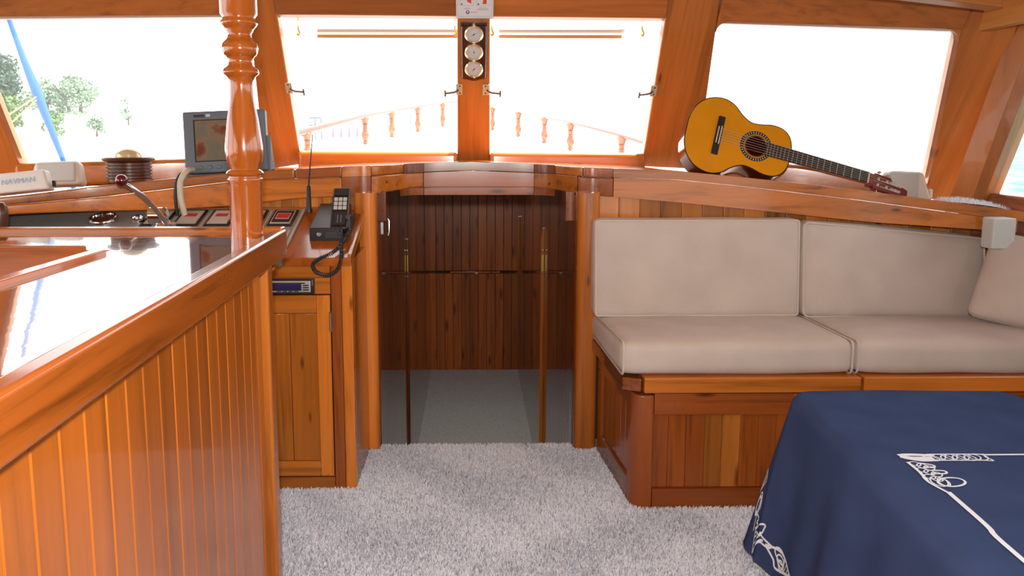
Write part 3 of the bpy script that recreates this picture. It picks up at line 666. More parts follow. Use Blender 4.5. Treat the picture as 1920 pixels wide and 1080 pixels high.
# ------------------------------------------------------------------ galley counter
ct = thing('galley_counter', 'varnished counter with glossy top and vertical boarded front at left', 'counter', (-1.0, 1.2, 0))
def cx(y): return -.519 + (2.06 - y) * .0413            # right edge of the worktop in plan
OX0, OX1, OY0, OY1 = -1.75, -.825, .75, 1.70            # sink opening
top = MB()
def slabz(mb, pts, z0, z1): mb.hexa([(x, y, z0) for x, y in pts] + [(x, y, z1) for x, y in pts])
slabz(top, [(OX1, -.4), (cx(-.4) - .02, -.4), (cx(2.02) - .02, 2.02), (OX1, 2.02)], .955, 1.0)
slabz(top, [(-2.2, OY1), (OX1, OY1), (OX1, 2.02), (-2.2, 2.02)], .955, 1.0)
slabz(top, [(-2.2, -.4), (OX1, -.4), (OX1, OY0), (-2.2, OY0)], .955, 1.0)
slabz(top, [(-2.2, OY0), (OX0, OY0), (OX0, OY1), (-2.2, OY1)], .955, 1.0)
top.build('worktop', 'top', ct, 0)
def nose(name, x0f, x1f, ya, yb, z0, z1, mat, bevel=.008):
    MB().hexa([(x0f(ya), ya, z0), (x1f(ya), ya, z0), (x1f(yb), yb, z0), (x0f(yb), yb, z0), (x0f(ya), ya, z1), (x1f(ya), ya, z1), (x1f(yb), yb, z1), (x0f(yb), yb, z1)]).build(name, mat, ct, bevel, 3)
nose('edge_moulding', lambda y: cx(y) - .03, lambda y: cx(y) + .006, -.4, 2.06, .930, 1.006, 'red_y')
box('back_fiddle', 'orange_x', ct, -2.2, cx(2.03) + .0, 2.02, 2.062, .930, 1.013, .005, 3)
MB().hexa([(-2.2, 2.0, .9), (cx(2) - .02, 2.0, .9), (cx(2) - .02, 2.03, .9), (-2.2, 2.03, .9), (-2.2, 2.0, .953), (cx(2) - .02, 2.0, .953), (cx(2) - .02, 2.03, .953), (-2.2, 2.03, .953)]).build('end_rail', 'red_x', ct)
def pxf(y): return cx(y) - .026
yy = -.4; k = 0
while yy < 1.855:
    y2 = min(yy + .0632, 1.862); a, b_ = yy + .001, y2 - .001
    MB().hexa([(pxf(a) - .018, a, 0), (pxf(a), a, 0), (pxf(b_), b_, 0), (pxf(b_) - .018, b_, 0), (pxf(a) - .018, a, .932), (pxf(a), a, .932), (pxf(b_), b_, .932), (pxf(b_) - .018, b_, .932)]).build('board', 'board', ct, .0022, 1)
    yy = y2
MB().hexa([(pxf(1.864) - .05, 1.864, 0), (pxf(1.864) + .020, 1.864, 0), (pxf(1.92) + .020, 1.92, 0), (pxf(1.92) - .05, 1.92, 0), (pxf(1.864) - .05, 1.864, .93), (pxf(1.864) + .020, 1.864, .93), (pxf(1.92) + .020, 1.92, .93), (pxf(1.92) - .05, 1.92, .93)]).build('end_post', 'orange_z', ct, .008, 3)
box('end_panel', 'red_z', ct, -2.2, -.57, 1.88, 1.90, 0, .93, 0)
MB().hexa([(pxf(0) - .035, -.4, 0), (pxf(-.4) - .02, -.4, 0), (pxf(1.86) - .02, 1.86, 0), (pxf(1.86) - .035, 1.86, 0), (pxf(0) - .035, -.4, .93), (pxf(-.4) - .02, -.4, .93), (pxf(1.86) - .02, 1.86, .93), (pxf(1.86) - .035, 1.86, .93)]).build('backing_board', 'void', ct)
# raised rim round the sink well
def rim(name, pts, z0, z1, mat): 
    m_ = MB(); slabz(m_, pts, z0, z1); m_.build(name, mat, ct, .004, 2)
rim('well_rim', [(OX1 - .016, OY0 - .02), (OX1 + .016, OY0 - .02), (OX1 + .016, OY1 - .055), (OX1 - .016, OY1 - .025)], .90, 1.010, 'red_y')
rim('well_rim', [(OX0, OY1 - .012), (OX1 - .05, OY1 - .012), (OX1 - .068, OY1 + .02), (OX0, OY1 + .02)], .90, 1.012, 'red_x')
rim('well_rim', [(OX0 - .02, OY0 - .02), (OX1, OY0 - .02), (OX1, OY0 + .012), (OX0 - .02, OY0 + .012)], .90, 1.01, 'red_x')
box('well_floor', 'brown_x', ct, OX0, OX1, OY0, OY1, .90, .925, 0)

# turned wooden post on the counter
POST = [(.0405, 1.0), (.042, 1.13), (.043, 1.142), (.045, 1.148), (.044, 1.152), (.041, 1.153), (.041, 1.157), (.045, 1.16), (.047, 1.165), (.044, 1.17), (.037, 1.174), (.037, 1.176), (.041, 1.187), (.046, 1.205), (.047, 1.232), (.043, 1.266), (.039, 1.3), (.033, 1.334), (.030, 1.361), (.029, 1.385), (.030, 1.397), (.033, 1.405), (.036, 1.41), (.044, 1.416), (.045, 1.421), (.042, 1.428), (.034, 1.434), (.030, 1.438), (.030, 1.448), (.032, 1.454), (.036, 1.461), (.039, 1.462), (.043, 1.47), (.045, 1.481), (.042, 1.491), (.035, 1.499), (.033, 1.5), (.029, 1.507), (.029, 1.515), (.034, 1.523), (.034, 1.525), (.037, 1.529), (.043, 1.536), (.046, 1.541), (.045, 1.545), (.04, 1.55), (.039, 1.555), (.0455, 1.564), (.0455, 1.984)]
tag(MB().lathe(POST, Matrix.Translation((-.588, 1.945, 0)), 48).build('turned_post', 'turned', None, 0, ang=50), 'turned glossy wooden post rising from the counter end', 'post')

# ------------------------------------------------------------------ instruments on the left shelf
mon = thing('chart_monitor', 'grey framed chart monitor standing on the shelf behind the turned post', 'monitor', (-.97, 2.98, 1.13))
mm = frame((-.972, 2.975, 1.245), (1, .10, .045), (0, -1, .14))
cs = mbx(MB().box(-.158, .158, -.122, .122, -.05, 0), mm).build('case', 'grey', mon, .008, 3)
mbx(MB().box(-.118, .118, -.078, .088, -.001, .002), mm).build('screen_surround', 'black', mon, .001)
mbx(MB().box(-.112, .112, -.074, .084, .001, .003), mm).build('screen', 'screen', mon, .0005)
for k in range(6): mbx(MB().lathe([(.009, 0), (.009, .004), (.006, .006)], Matrix.Translation((-.10 + k * .036, -.10, 0)), 14), mm).build('button', 'grey', mon)
mbx(MB().box(-.115, -.075, .098, .108, 0, .002), mm).build('name_plate', 'ink', mon); mbx(MB().box(-.068, -.052, .098, .109, 0, .002), mm).build('badge', 'palelabel', mon)
MB().prism([(-.80, 2.99, 1.115), (-.80, 3.06, 1.115), (-.80, 3.06, 1.13), (-.80, 3.0, 1.27)], (-.03, 0, 0)).build('stand_bracket', 'grey', mon, .003)
MB().prism([(-1.13, 2.99, 1.098), (-.80, 2.99, 1.115), (-.80, 3.05, 1.115), (-1.13, 3.05, 1.098)], (0, 0, .02)).build('foot', 'grey', mon, .003)
MB().tube(catmull([(-1.095, 2.96, 1.135), (-1.10, 2.90, 1.13), (-1.115, 2.872, 1.09), (-1.115, 2.868, 1.03), (-1.108, 2.87, .985), (-1.105, 2.875, .955)], 6), .0115, 10).build('cable', 'cable', mon)
MB().tube(catmull([(-1.115, 2.97, 1.125), (-1.128, 2.90, 1.115), (-1.137, 2.872, 1.05), (-1.135, 2.878, .96)], 6), .006, 8).build('cable', 'rubber', mon)

cm = thing('compass', 'round ribbed dark wooden compass with brass dome on left shelf', 'compass', (-1.36, 2.99, 1.083))
body = [(.074, 0), (.080, .004), (.080, .012)]
for k in range(5): z = .012 + k * .013; body += [(.077, z + .001), (.083, z + .004), (.083, z + .010), (.077, z + .012)]
body += [(.078, .078), (.095, .084), (.098, .090), (.094, .096), (.05, .098)]
MB().lathe(body, Matrix.Translation((-1.365, 3.0, 1.085)), 40).build('case', 'compass', cm)
MB().lathe([(.052, .097)] + [(.050 * math.cos(a), .098 + .038 * math.sin(a)) for a in [k * PI / 16 for k in range(8)]] + [(.002, .134)], Matrix.Translation((-1.365, 3.0, 1.085)), 28).build('dome', 'dome', cm)

def rbox_thing(name, label, cat, mat, corners, parts=()): ...
sb = thing('instrument_cover', 'small white instrument cover with pale blue lettering at far left of shelf', 'cover', (-1.68, 2.82, 1.06))
fm = frame((-1.668, 2.79, 1.102), (1, .12, .10), (.08, -1, .22))
mbx(MB().hexa([(-.12, -.042, -.06), (.092, -.042, -.06), (.092, -.042, 0), (-.12, -.042, 0), (-.112, .036, -.055), (.080, .036, -.055), (.078, .034, -.004), (-.112, .034, -.004)]), fm).build('case', 'white', sb, .008, 3)
text('lettering', 'NAVMAN', 'faintblue', sb, .028, fm @ Matrix.Translation((-.012, -.002, -.0005)) @ Matrix.Rotation(-.05, 4, 'X'), .0008)
mbx(MB().box(.092, .102, -.03, -.006, -.045, -.03), fm).build('side_button', 'black', sb, .003)
b2 = thing('speaker_box', 'rounded white plastic housing behind the lettered cover at left', 'speaker', (-1.70, 3.02, 1.06))
fm = frame((-1.685, 3.05, 1.125), (1, .15, .03), (-.05, -1, .25))
mbx(MB().hexa([(-.10, -.055, -.09), (.098, -.055, -.09), (.098, -.055, 0), (-.10, -.055, 0), (-.085, .05, -.08), (.082, .05, -.08), (.082, .046, -.01), (-.085, .046, -.01)]), fm).build('case', 'cream', b2, .02, 4)
mbx(MB().box(-.072, .076, -.045, .036, -.01, .006), fm).build('face', 'boxgrey', b2, .012, 3)
b3 = thing('speaker_box', 'rounded white plastic housing on the shelf beyond the guitar head', 'speaker', (1.80, 3.12, 1.03))
fm = frame((1.850, 3.150, 1.060), (1, .0, -.05), (-.06, -1, .12))
mbx(MB().hexa([(-.085, -.058, -.09), (.115, -.075, -.09), (.125, -.075, -.01), (-.085, -.058, 0), (-.068, .06, -.08), (.085, .06, -.08), (.075, .06, -.01), (-.065, .06, 0)]), fm).build('case', 'cream', b3, .016, 4)
mbx(MB().box(-.075, .05, -.055, .052, -.01, .004), fm).build('face', 'boxgrey', b3, .012, 3)
mbx(MB().box(.118, .13, -.05, -.01, -.06, -.03), fm).build('side_button', 'white', b3, .004)
wx = tag(box('junction_box', 'boxgrey', None, 1.888, 1.972, 2.66, 2.725, .855, .968, .006, 3), 'pale grey plastic box fixed at the right end of the beam', 'box')
# white fleece on the right end of the shelf
rng = random.Random(5); ff = MB()
def fz(x, y): return max(0, .016 * (1 - ((x - 1.955) / .10) ** 2) * 1.0)
ff.grid(lambda u, v: (1.86 + .2 * u, 2.84 + .13 * v - .25 * (u - .5) * .2, interp(1.86 + .2 * u, TOP) - .004 + .02 * math.sin(PI * min(1, max(0, u))) ** .5 * math.sin(PI * (.1 + .8 * v)) + .003), 14, 8)
for k in range(1400):
    u, v = rng.random(), rng.random(); x = 1.86 + .2 * u; y = 2.84 + .13 * v - .05 * (u - .5); z = interp(x, TOP) - .004 + .02 * math.sin(PI * u) ** .5 * math.sin(PI * (.1 + .8 * v))
    a = rng.uniform(0, 2 * PI); d = Vector((math.cos(a) * .008, math.sin(a) * .008, rng.uniform(.006, .016))); s_ = Vector((-math.sin(a), math.cos(a), 0)) * .0012
    p = Vector((x, y, z)); ff.add([p - s_, p + s_, p + d], [(0, 1, 2)])
tag(ff.build('fleece', 'fur', None, fix=False), 'scrap of white fleece lying on the right end of the shelf', 'fleece', kind='stuff')

# ------------------------------------------------------------------ on the centre mullion: gauges and notice
def mface(x, z):   # point on the face of the raked centre mullion
    B = Vector(wpt(0)); T = Vector(wpt(0, True)); t_ = (z - B.z) / (T.z - B.z); p = B.lerp(T, t_); return Vector((x, p.y, z))
ez = (Vector(wpt(0, True)) - Vector(wpt(0))).normalized(); en = Vector((1, 0, 0)).cross(ez)     # towards the cabin and down
if en.y > 0: en = -en
gp = thing('gauge_plaque', 'dark red wooden plaque with three round brass gauges on centre mullion', 'gauge', mface(.008, 1.65))
pm = frame(mface(.0085, 1.645), (1, 0, 0), en)
out_ = [(-.059, -.135), (0, -.148), (.059, -.135), (.059, .135), (-.059, .135)]
mbx(MB().prism([(x, y, 0) for x, y in out_], (0, 0, .016)), pm).build('board', 'plaque', gp, .004, 2)
for sx in (-.052, .052): mbx(MB().box(sx - .002, sx + .002, -.13, .118, .016, .019), pm).build('edge_strip', 'steel', gp, .0008, 1)
mbx(MB().box(-.052, .052, .122, .130, .015, .02), pm).build('top_moulding', 'gblack', gp, .002)
for k, y in enumerate((.086, 0, -.083)):
    g = mbx(MB().lathe([(.034, .016), (.040, .017), (.041, .024), (.036, .029), (.032, .026), (.031, .022)], Matrix.Translation((0, y, 0)), 32), pm).build('gauge', 'palebrass', gp)
    mbx(MB().lathe([(.0318, .02), (.0318, .0235)], Matrix.Translation((0, y, 0)), 32), pm).build('dial_face', 'dial', g)
    a = (.6, -1.45, .75)[k]; h_ = MB(); c_, s_ = math.cos(a), math.sin(a)
    h_.add([(-.012 * c_ - .001 * s_, y - .012 * s_ + .001 * c_, .0242), (-.012 * c_ + .001 * s_, y - .012 * s_ - .001 * c_, .0242), (.024 * c_, y + .024 * s_, .0242), (-.012 * c_, y - .012 * s_, .0248)], [(0, 1, 2), (0, 2, 3), (1, 3, 2)])
    h_.lathe([(.003, .0235), (.003, .0255)], Matrix.Translation((0, y, 0)), 10)
    mbx(h_, pm).build('hand', 'agedbrass' if k == 1 else 'ink', g)
    tk = MB()
    for q in range(24):
        an = q * PI / 12; tk.hexa([(math.cos(an) * r_ - math.sin(an) * w_, y + math.sin(an) * r_ + math.cos(an) * w_, zz) for zz in (.0236, .0241) for r_, w_ in ((.024, -.0004), (.028, -.0004), (.028, .0004), (.024, .0004))])
    mbx(tk, pm).build('scale_marks', 'greyink', g)
    mbx(MB().box(-.006, .006, y + .038, y + .047, .015, .022), pm).build('lug', 'palebrass', g, .002); mbx(MB().lathe([(.004, .016), (.005, .024), (.003, .028)], Matrix.Translation((.002, y - .041, 0)), 12), pm).build('reset_knob', 'white', g)
sg = thing('safety_notice', 'white printed notice card above the gauge plaque at top centre', 'sign', mface(.01, 1.83) + en * .01)
sm = frame(mface(.012, 1.855) + en * .018, (1, 0, 0), en)
mbx(MB().box(-.079, .079, -.095, .10, 0, .004), sm).build('card', 'sign', sg, .001)
for sx in (-.072, .072): mbx(MB().box(sx - .0006, sx + .0006, -.086, .10, .004, .0044), sm).build('border_line', 'greyink', sg)
mbx(MB().box(-.072, .072, -.0866, -.0854, .004, .0044), sm).build('border_line', 'greyink', sg)
for sx in (-.034, .036):
    fr_ = MB()
    for a in ((-.028, .028, -.0265, -.0255), (-.0285, -.0275, -.026, .03), (.0275, .0285, -.026, .03)): fr_.box(sx + a[0], sx + a[1], -.012 + a[2], -.012 + a[3], .004, .0044)
    mbx(fr_, sm).build('picture_frame', 'greyink', sg)
    pg = MB(); 
    if sx < 0: pg.prism([(sx + .002, -.02, .004), (sx + .02, -.028, .004), (sx + .018, -.008, .004), (sx + .012, .01, .004), (sx - .006, .012, .004), (sx + .002, -.004, .004)], (0, 0, .0006))
    else: pg.prism([(sx - .004, -.03, .004), (sx + .014, -.03, .004), (sx + .014, -.014, .004), (sx + .006, -.002, .004), (sx, -.014, .004)], (0, 0, .0006))
    mbx(pg, sm).build('pictogram', 'red', sg)
    mbx(MB().box(sx - .024, sx - .018, -.034, -.028, .004, .0046), sm).build('pictogram', 'ink', sg)
for a in ((-.045, -.02, -.049), (-.047, -.018, -.053), (.018, .05, -.047), (.012, .056, -.052), (.008, .058, -.056)): mbx(MB().box(a[0], a[1], a[2] - .001, a[2] + .001, .004, .0044), sm).build('small_print', 'greyink', sg)
lg = MB(); lg.prism([(-.03 + .008 * math.cos(a), -.067 + .008 * math.sin(a), .004) for a in [k * PI / 8 for k in range(16)]], (0, 0, .0006)); mbx(lg, sm).build('logo', 'inkblue', sg)
mbx(MB().prism([(-.03 + .004 * math.cos(a), -.066 + .004 * math.sin(a), .0046) for a in [k * PI / 6 for k in range(12)]], (0, 0, .0004)), sm).build('logo_centre', 'sign', sg)
mbx(MB().box(-.019, .010, -.0685, -.0655, .004, .0044), sm).build('small_print', 'greyink', sg)

# window stays (plate, arm, cross bar)
for i, (x, sx, lab) in enumerate(((-.842, 1, 'leftmost small metal window stay, on the left mullion'), (-.062, -1, 'metal window stay on the left edge of the centre mullion'), (.068, 1, 'metal window stay on the right edge of the centre mullion'), (.842, -1, 'rightmost small metal window stay, on the right mullion'))):
    p = Vector(wpt(x)); q = Vector(wpt(x * (.985 if abs(x) > .5 else 1), True)); c = p.lerp(q, .5)
    hw = thing('window_stay', lab, 'window stay', c, 'window stays')
    fm = frame(c + en * .0015, (1, 0, 0), en)
    mbx(MB().box(-.016 - sx * .004, .014 - sx * .004, -.028, .028, 0, .006), fm).build('plate', 'stayplate', hw, .002)
    mbx(MB().tube([(0, -.002, .006), (sx * .022, -.01, .014), (sx * .062, -.016, .012)], .0052, 8), fm).build('arm', 'bronze', hw)
    mbx(MB().tube([(sx * .062, -.032, .012), (sx * .062, 0, .012)], .0042, 8), fm).build('cross_bar', 'bronze', hw)
    for zz in (-.018, .018): mbx(MB().lathe([(.004, .006), (.003, .0075)], Matrix.Translation((-sx * .006, zz, 0)), 8), fm).build('screw', 'ink', hw)
# hooks on the open sashes
for x, lab in ((-.80, 'little brass sash hook hanging inside the left open window'), (-.078, 'little brass sash hook beside the gauge plaque, left'), (.092, 'little brass sash hook beside the gauge plaque, right'), (.79, 'little brass sash hook hanging inside the right open window')):
    tag(MB().tube(catmull([(x, 3.545, 1.772), (x, 3.54, 1.755), (x + .006, 3.54, 1.74), (x + .002, 3.54, 1.728), (x - .006, 3.54, 1.735)], 4), .0045, 8).build('sash_hook', 'agedbrass'), lab, 'hook', 'sash hooks')

# ------------------------------------------------------------------ guitar
gt = thing('guitar', 'golden acoustic guitar lying on the right shelf against the window', 'guitar', (1.044, 3.185, 1.268)); gt['local'] = 1
gex = Vector((.607, -.05, -.172)).normalized()
gt.rotation_euler = frame((0, 0, 0), gex, (0, -.93, .36)).to_euler()
ctl = [(-.137, 0), (-.134, .06), (-.112, .118), (-.07, .158), (-.012, .174), (.04, .160), (.085, .122), (.125, .101), (.165, .102), (.215, .114), (.262, .110), (.296, .086), (.313, .045), (.316, 0)]
up = catmull([(x, y, 0) for x, y in ctl], 5); outl = up + [Vector((p.x, -p.y, 0)) for p in up[::-1]][1:-1]
HOLE = .166
bm = bmesh.new(); ov = [bm.verts.new(p) for p in outl]; oe = [bm.edges.new((ov[i], ov[(i + 1) % len(ov)])) for i in range(len(ov))]
hv = [bm.verts.new((HOLE + .045 * math.cos(a), .045 * math.sin(a), 0)) for a in [k * 2 * PI / 40 for k in range(40)]]; he = [bm.edges.new((hv[i], hv[(i + 1) % 40])) for i in range(40)]
bmesh.ops.triangle_fill(bm, use_beauty=True, edges=oe + he, normal=(0, 0, 1))
me = bpy.data.meshes.new('soundboard'); bm.to_mesh(me); bm.free(); me.materials.append(M['gtop']); sbd = bpy.data.objects.new('soundboard', me); COL.objects.link(sbd); sbd.parent = gt
n = len(outl); DEP = .092
sd_ = MB(); sd_.add([(p.x, p.y, -.002) for p in outl] + [(p.x, p.y, -DEP) for p in outl], [(i, (i + 1) % n, n + (i + 1) % n, n + i) for i in range(n)]); sd_.build('side', 'gside', gt)
bk = MB(); bk.add([(p.x, p.y, -DEP) for p in outl], [tuple(range(n))]); bk.build('back', 'gside', gt)
MB().tube([Vector((p.x, p.y, -.001)) for p in outl] + [Vector((outl[0].x, outl[0].y, -.001))], .0026, 6, False).build('binding', 'gblack', gt)
def ring(r0, r1, z0, z1, n=48):
    mb = MB(); vs = [(HOLE + r_ * math.cos(2 * PI * k / n), r_ * math.sin(2 * PI * k / n), z_) for r_, z_ in ((r0, z0), (r0, z1), (r1, z1), (r1, z0)) for k in range(n)]
    mb.add(vs, [(a * n + k, a * n + (k + 1) % n, ((a + 1) % 4) * n + (k + 1) % n, ((a + 1) % 4) * n + k) for a in range(4) for k in range(n)]); return mb
ro = ring(.046, .068, .0002, .0008).build('rosette', 'gboard', gt)
ring(.0495, .053, .0008, .0012).build('rosette_line', 'gtop', ro)
dash = MB()
for k in range(36):
    a = k * 2 * PI / 36; c_, s_ = math.cos(a), math.sin(a)
    dash.hexa([(HOLE + r_ * c_ - w_ * s_, r_ * s_ + w_ * c_, z_) for z_ in (.0008, .0013) for r_, w_ in ((.0565, -.0016), (.065, -.0016), (.065, .0016), (.0565, .0016))])
dash.build('rosette_inlay', 'trimgrey', ro)
br = MB().box(-.014, .014, -.088, .088, 0, .009).build('bridge', 'gboard', gt, .002)
MB().box(.004, .008, -.042, .042, .009, .013).build('saddle', 'nut', br, .0005); MB().box(-.008, -.003, -.038, .038, .009, .012).build('tie_block', 'boxgrey', br, .0005)
NUT = .648
MB().hexa([(.208, -.030, 0), (NUT, -.025, 0), (NUT, .025, 0), (.208, .030, 0), (.208, -.030, .008), (NUT, -.025, .008), (NUT, .025, .008), (.208, .030, .008)]).build('fretboard', 'gboard', gt, .0008, 1)
nk = MB(); nk.hexa([(.30, -.022, -.022), (NUT, -.018, -.016), (NUT, .018, -.016), (.30, .022, -.022), (.30, -.029, 0), (NUT, -.0245, 0), (NUT, .0245, 0), (.30, .029, 0)]); nk.build('neck', 'gside', gt, .006, 3)
sc_ = .655
for k in range(1, 20):
    x = NUT + .006 - sc_ * (1 - 2 ** (-k / 12)) - .004
    hw_ = .025 + (NUT - x) / (NUT - .208) * .005
    MB().box(x - .0016, x + .0016, -hw_, hw_, .008, .0095).build('fret', 'fret', gt)
MB().box(NUT, NUT + .006, -.025, .025, 0, .011).build('nut', 'nut', gt, .0008)
# slotted head, slightly tilted back
hd = MB()
def hz(x): return -.002 - (x - NUT) * .12
for (x0, x1, y0, y1) in ((.654, .682, -.027, .027), (.810, .838, -.034, .034), (.682, .810, -.0055, .0055), (.682, .810, .0205, .034), (.682, .810, -.034, -.0205)):
    hd.hexa([(x0, y0, hz(x0) - .02), (x1, y0, hz(x1) - .02), (x1, y1, hz(x1) - .02), (x0, y1, hz(x0) - .02), (x0, y0, hz(x0)), (x1, y0, hz(x1)), (x1, y1, hz(x1)), (x0, y1, hz(x0))])
hdo = hd.build('head', 'ghead', gt, 0)
for yy_ in (-.013, .013):
    for x in (.705, .745, .785):
        MB().tube([(x, yy_ - .0075, hz(x) - .007), (x, yy_ + .0075, hz(x) - .007)], .0055, 10).build('roller', 'nut', hdo)
        so = 1 if yy_ > 0 else -1
        MB().tube([(x, so * .034, hz(x) - .01), (x, so * .048, hz(x) - .01)], .002, 6).build('tuner_shaft', 'steel', hdo)
        MB().box(x - .007, x + .007, so * .048 - .004, so * .048 + .004, hz(x) - .02, hz(x) - .002).build('tuner_button', 'nut', hdo, .003)
for k in range(6):
    y = -.019 + k * .0076
    MB().tube([(.006, y * 1.6, .012), (NUT + .003, y, .0118), (.705 + (k % 3) * .04, -.013 if y < 0 else .013, hz(.72) - .002)], .0007, 5).build('string', 'string', gt)

# ------------------------------------------------------------------ settee
se = thing('settee_base', 'panelled wooden settee base with overhanging lip at right', 'settee', (1.3, 2.6, 0))
SY = 2.405
def cyl_post(cx_, cy_, r, z0, z1, name, parent): return MB().lathe([(r, z0), (r, z1)], Matrix.Translation((cx_, cy_, 0)), 28).build(name, 'brown_z', parent)
MB().prism([(.535, 2.47, 0), (.54, 2.435, 0), (.552, 2.415, 0), (.57, SY, 0), (.61, SY, 0), (.61, 2.47, 0)], (0, 0, .40)).build('corner_post', 'brown_z', se, .006, 3)
box('top_rail', 'brown_x', se, .611, 2.05, SY + .002, SY + .035, .330, .405, .003)
box('bottom_rail', 'brown_x', se, .611, 2.05, SY + .002, SY + .035, 0, .068, .003)
box('stile', 'brown_z', se, 1.275, 1.34, SY + .002, SY + .035, .0685, .3295, .003)
x = .612; wd = [.052, .061, .064, .058, .062, .063, .060, .064, .058, .120]
for i, w_ in enumerate(wd):
    MB().box(x + .0004, min(x + w_, 1.274) - .0004, SY + .016, SY + .03, .069, .329).build('plank', 'brown_z' if i in (0, 2, 6) else ('pine_z' if i in (3, 4) else 'red_z'), se, .0015, 1); x += w_
x = 1.341
while x < 2.0:
    MB().box(x + .001, x + .055, SY + .016, SY + .03, .069, .329).build('plank', 'red_z', se, .0025, 1); x += .057
box('carcass', 'void', se, .575, 2.05, SY + .037, 2.94, 0, .40, 0)
# slanted end panel of the base
E0, E1 = Vector((.537, 2.472, 0)), Vector((.502, 2.885, 0)); ed = (E1 - E0)
def endp(name, a, b_, z0, z1, off, mat, bev=.003):
    p0 = E0 + ed * a; p1 = E0 + ed * b_; nn = Vector((ed.y, -ed.x, 0)).normalized() * .02; oo = Vector((ed.y, -ed.x, 0)).normalized() * off
    MB().hexa([p0 + oo + Vector((0, 0, z0)), p0 + nn + Vector((0, 0, z0)), p1 + nn + Vector((0, 0, z0)), p1 + oo + Vector((0, 0, z0)), p0 + oo + Vector((0, 0, z1)), p0 + nn + Vector((0, 0, z1)), p1 + nn + Vector((0, 0, z1)), p1 + oo + Vector((0, 0, z1))]).build(name, mat, se, bev, 1)
endp('end_rail', 0, 1, 0, .085, 0, 'brown_y'); endp('end_rail', 0, 1, .345, .40, 0, 'brown_y'); endp('end_stile', .86, 1, .085, .345, 0, 'brown_z')
for k in range(6): endp('plank', .002 + k * .143, .140 + k * .143, .086, .344, .009, 'brown_z')
# lip boards
def lipb(x0, x1): box('lip_board', 'orange_x', se, x0, x1, SY - .035, SY + .03, .418, .472, .006, 3)
lipb(.566, 1.287); lipb(1.297, 2.06)
MB().prism([(.500, 2.41, .418), (.56, SY - .02, .418), (.56, 2.9, .418), (.475, 2.9, .418)], (0, 0, .045)).build('lip_board', 'brown_y', se, .005, 2)
box('seat_board', 'void', se, .56, 2.05, SY + .032, 2.95, .402, .465, 0)

def cushion(name, label, corners, r, puff, group, mat='taupe', nsub=14, pipe=None, cat='cushion', sag=0, seed=0):
    """corners: 8 points (x-,y-,z-)(x+,y-,z-)(x+,y+,z-)(x-,y+,z-) then the same at z+; rounded, padded box"""
    C8 = [Vector(c) for c in corners]
    dims = [((C8[1] - C8[0]).length + (C8[6] - C8[7]).length) / 2, ((C8[3] - C8[0]).length + (C8[6] - C8[5]).length) / 2, ((C8[4] - C8[0]).length + (C8[6] - C8[2]).length) / 2]
    h = [d / 2 for d in dims]
    bm = bmesh.new(); bmesh.ops.create_cube(bm, size=2)
    bmesh.ops.subdivide_edges(bm, edges=bm.edges, cuts=nsub, use_grid_fill=True)
    def shape(q):
        p = [q[i] * h[i] for i in range(3)]
        # concentrate samples near the edges
        cl = [max(-(h[i] - r), min(h[i] - r, p[i])) for i in range(3)]
        d = Vector([p[i] - cl[i] for i in range(3)])
        if d.length > 1e-9: d = d.normalized() * r
        v = Vector(cl) + d
        u = [v[i] / h[i] for i in range(3)]
        for ax in range(3):
            o1, o2 = [k for k in range(3) if k != ax]
            if abs(u[ax]) > .6: v[ax] += math.copysign(puff[ax] * (1 - u[o1] ** 2) ** .7 * (1 - u[o2] ** 2) ** .7 if abs(u[o1]) < 1 and abs(u[o2]) < 1 else 0, u[ax])
        w_ = noise.noise(Vector((v.x * 4 + seed, v.y * 4, v.z * 4))) * .004
        return [v[i] / h[i] + (w_ / h[i] if i != 0 else 0) for i in range(3)]
    def tri(u):
        a, b_, c = [(k + 1) / 2 for k in u]
        L0 = C8[0].lerp(C8[1], a).lerp(C8[3].lerp(C8[2], a), b_); L1 = C8[4].lerp(C8[5], a).lerp(C8[7].lerp(C8[6], a), b_); return L0.lerp(L1, c)
    warp = lambda q: [math.copysign(1 - (1 - abs(k)) ** 1.6, k) for k in q]
    for v in bm.verts: v.co = tri(shape(warp(v.co)))
    me = bpy.data.meshes.new(name); bm.to_mesh(me); bm.free()
    me.polygons.foreach_set('use_smooth', [True] * len(me.polygons)); me.materials.append(M[mat])
    o = bpy.data.objects.new(name, me); COL.objects.link(o); tag(o, label, cat, group)
    for ax, sgn in (pipe or ()):
        o1, o2 = [k for k in range(3) if k != ax]; pts = []
        e_ = .985
        cr = min(.12, r / min(h[o1], h[o2]) * .8)
        rect = []
        for cx_, cy_, a0 in ((e_, e_, 0), (-e_, e_, 90), (-e_, -e_, 180), (e_, -e_, 270)):
            rr1, rr2 = r / h[o1] * .7, r / h[o2] * .7
            for k in range(5):
                a = math.radians(a0 + k * 22.5); rect.append((cx_ - math.copysign(rr1, cx_) + rr1 * math.cos(a), cy_ - math.copysign(rr2, cy_) + rr2 * math.sin(a)))
        R2 = []
        for (a, b_), (c, d) in zip(rect, rect[1:] + rect[:1]):
            nseg = 8 if math.hypot(a - c, b_ - d) > .4 else 1
            for k in range(nseg): R2.append((a + (c - a) * k / nseg, b_ + (d - b_) * k / nseg))
        for a, b_ in R2 + R2[:1]:
            q = [0, 0, 0]; q[ax] = sgn * (1 - .25 * r / h[ax]); q[o1] = a; q[o2] = b_; pts.append(tri(q))
        MB().tube(pts, .0042, 6, False).build('piping', 'piping', o)
    return o
def c8(x0, x1, x0b, x1b, yf, yb, zf0, zf1, zb0, zb1):   # seat cushions: front row then back row
    return [(x0, yf, zf0), (x1, yf, zf0), (x1b, yb, zb0), (x0b, yb, zb0), (x0, yf, zf1), (x1, yf, zf1), (x1b, yb, zb1), (x0b, yb, zb1)]
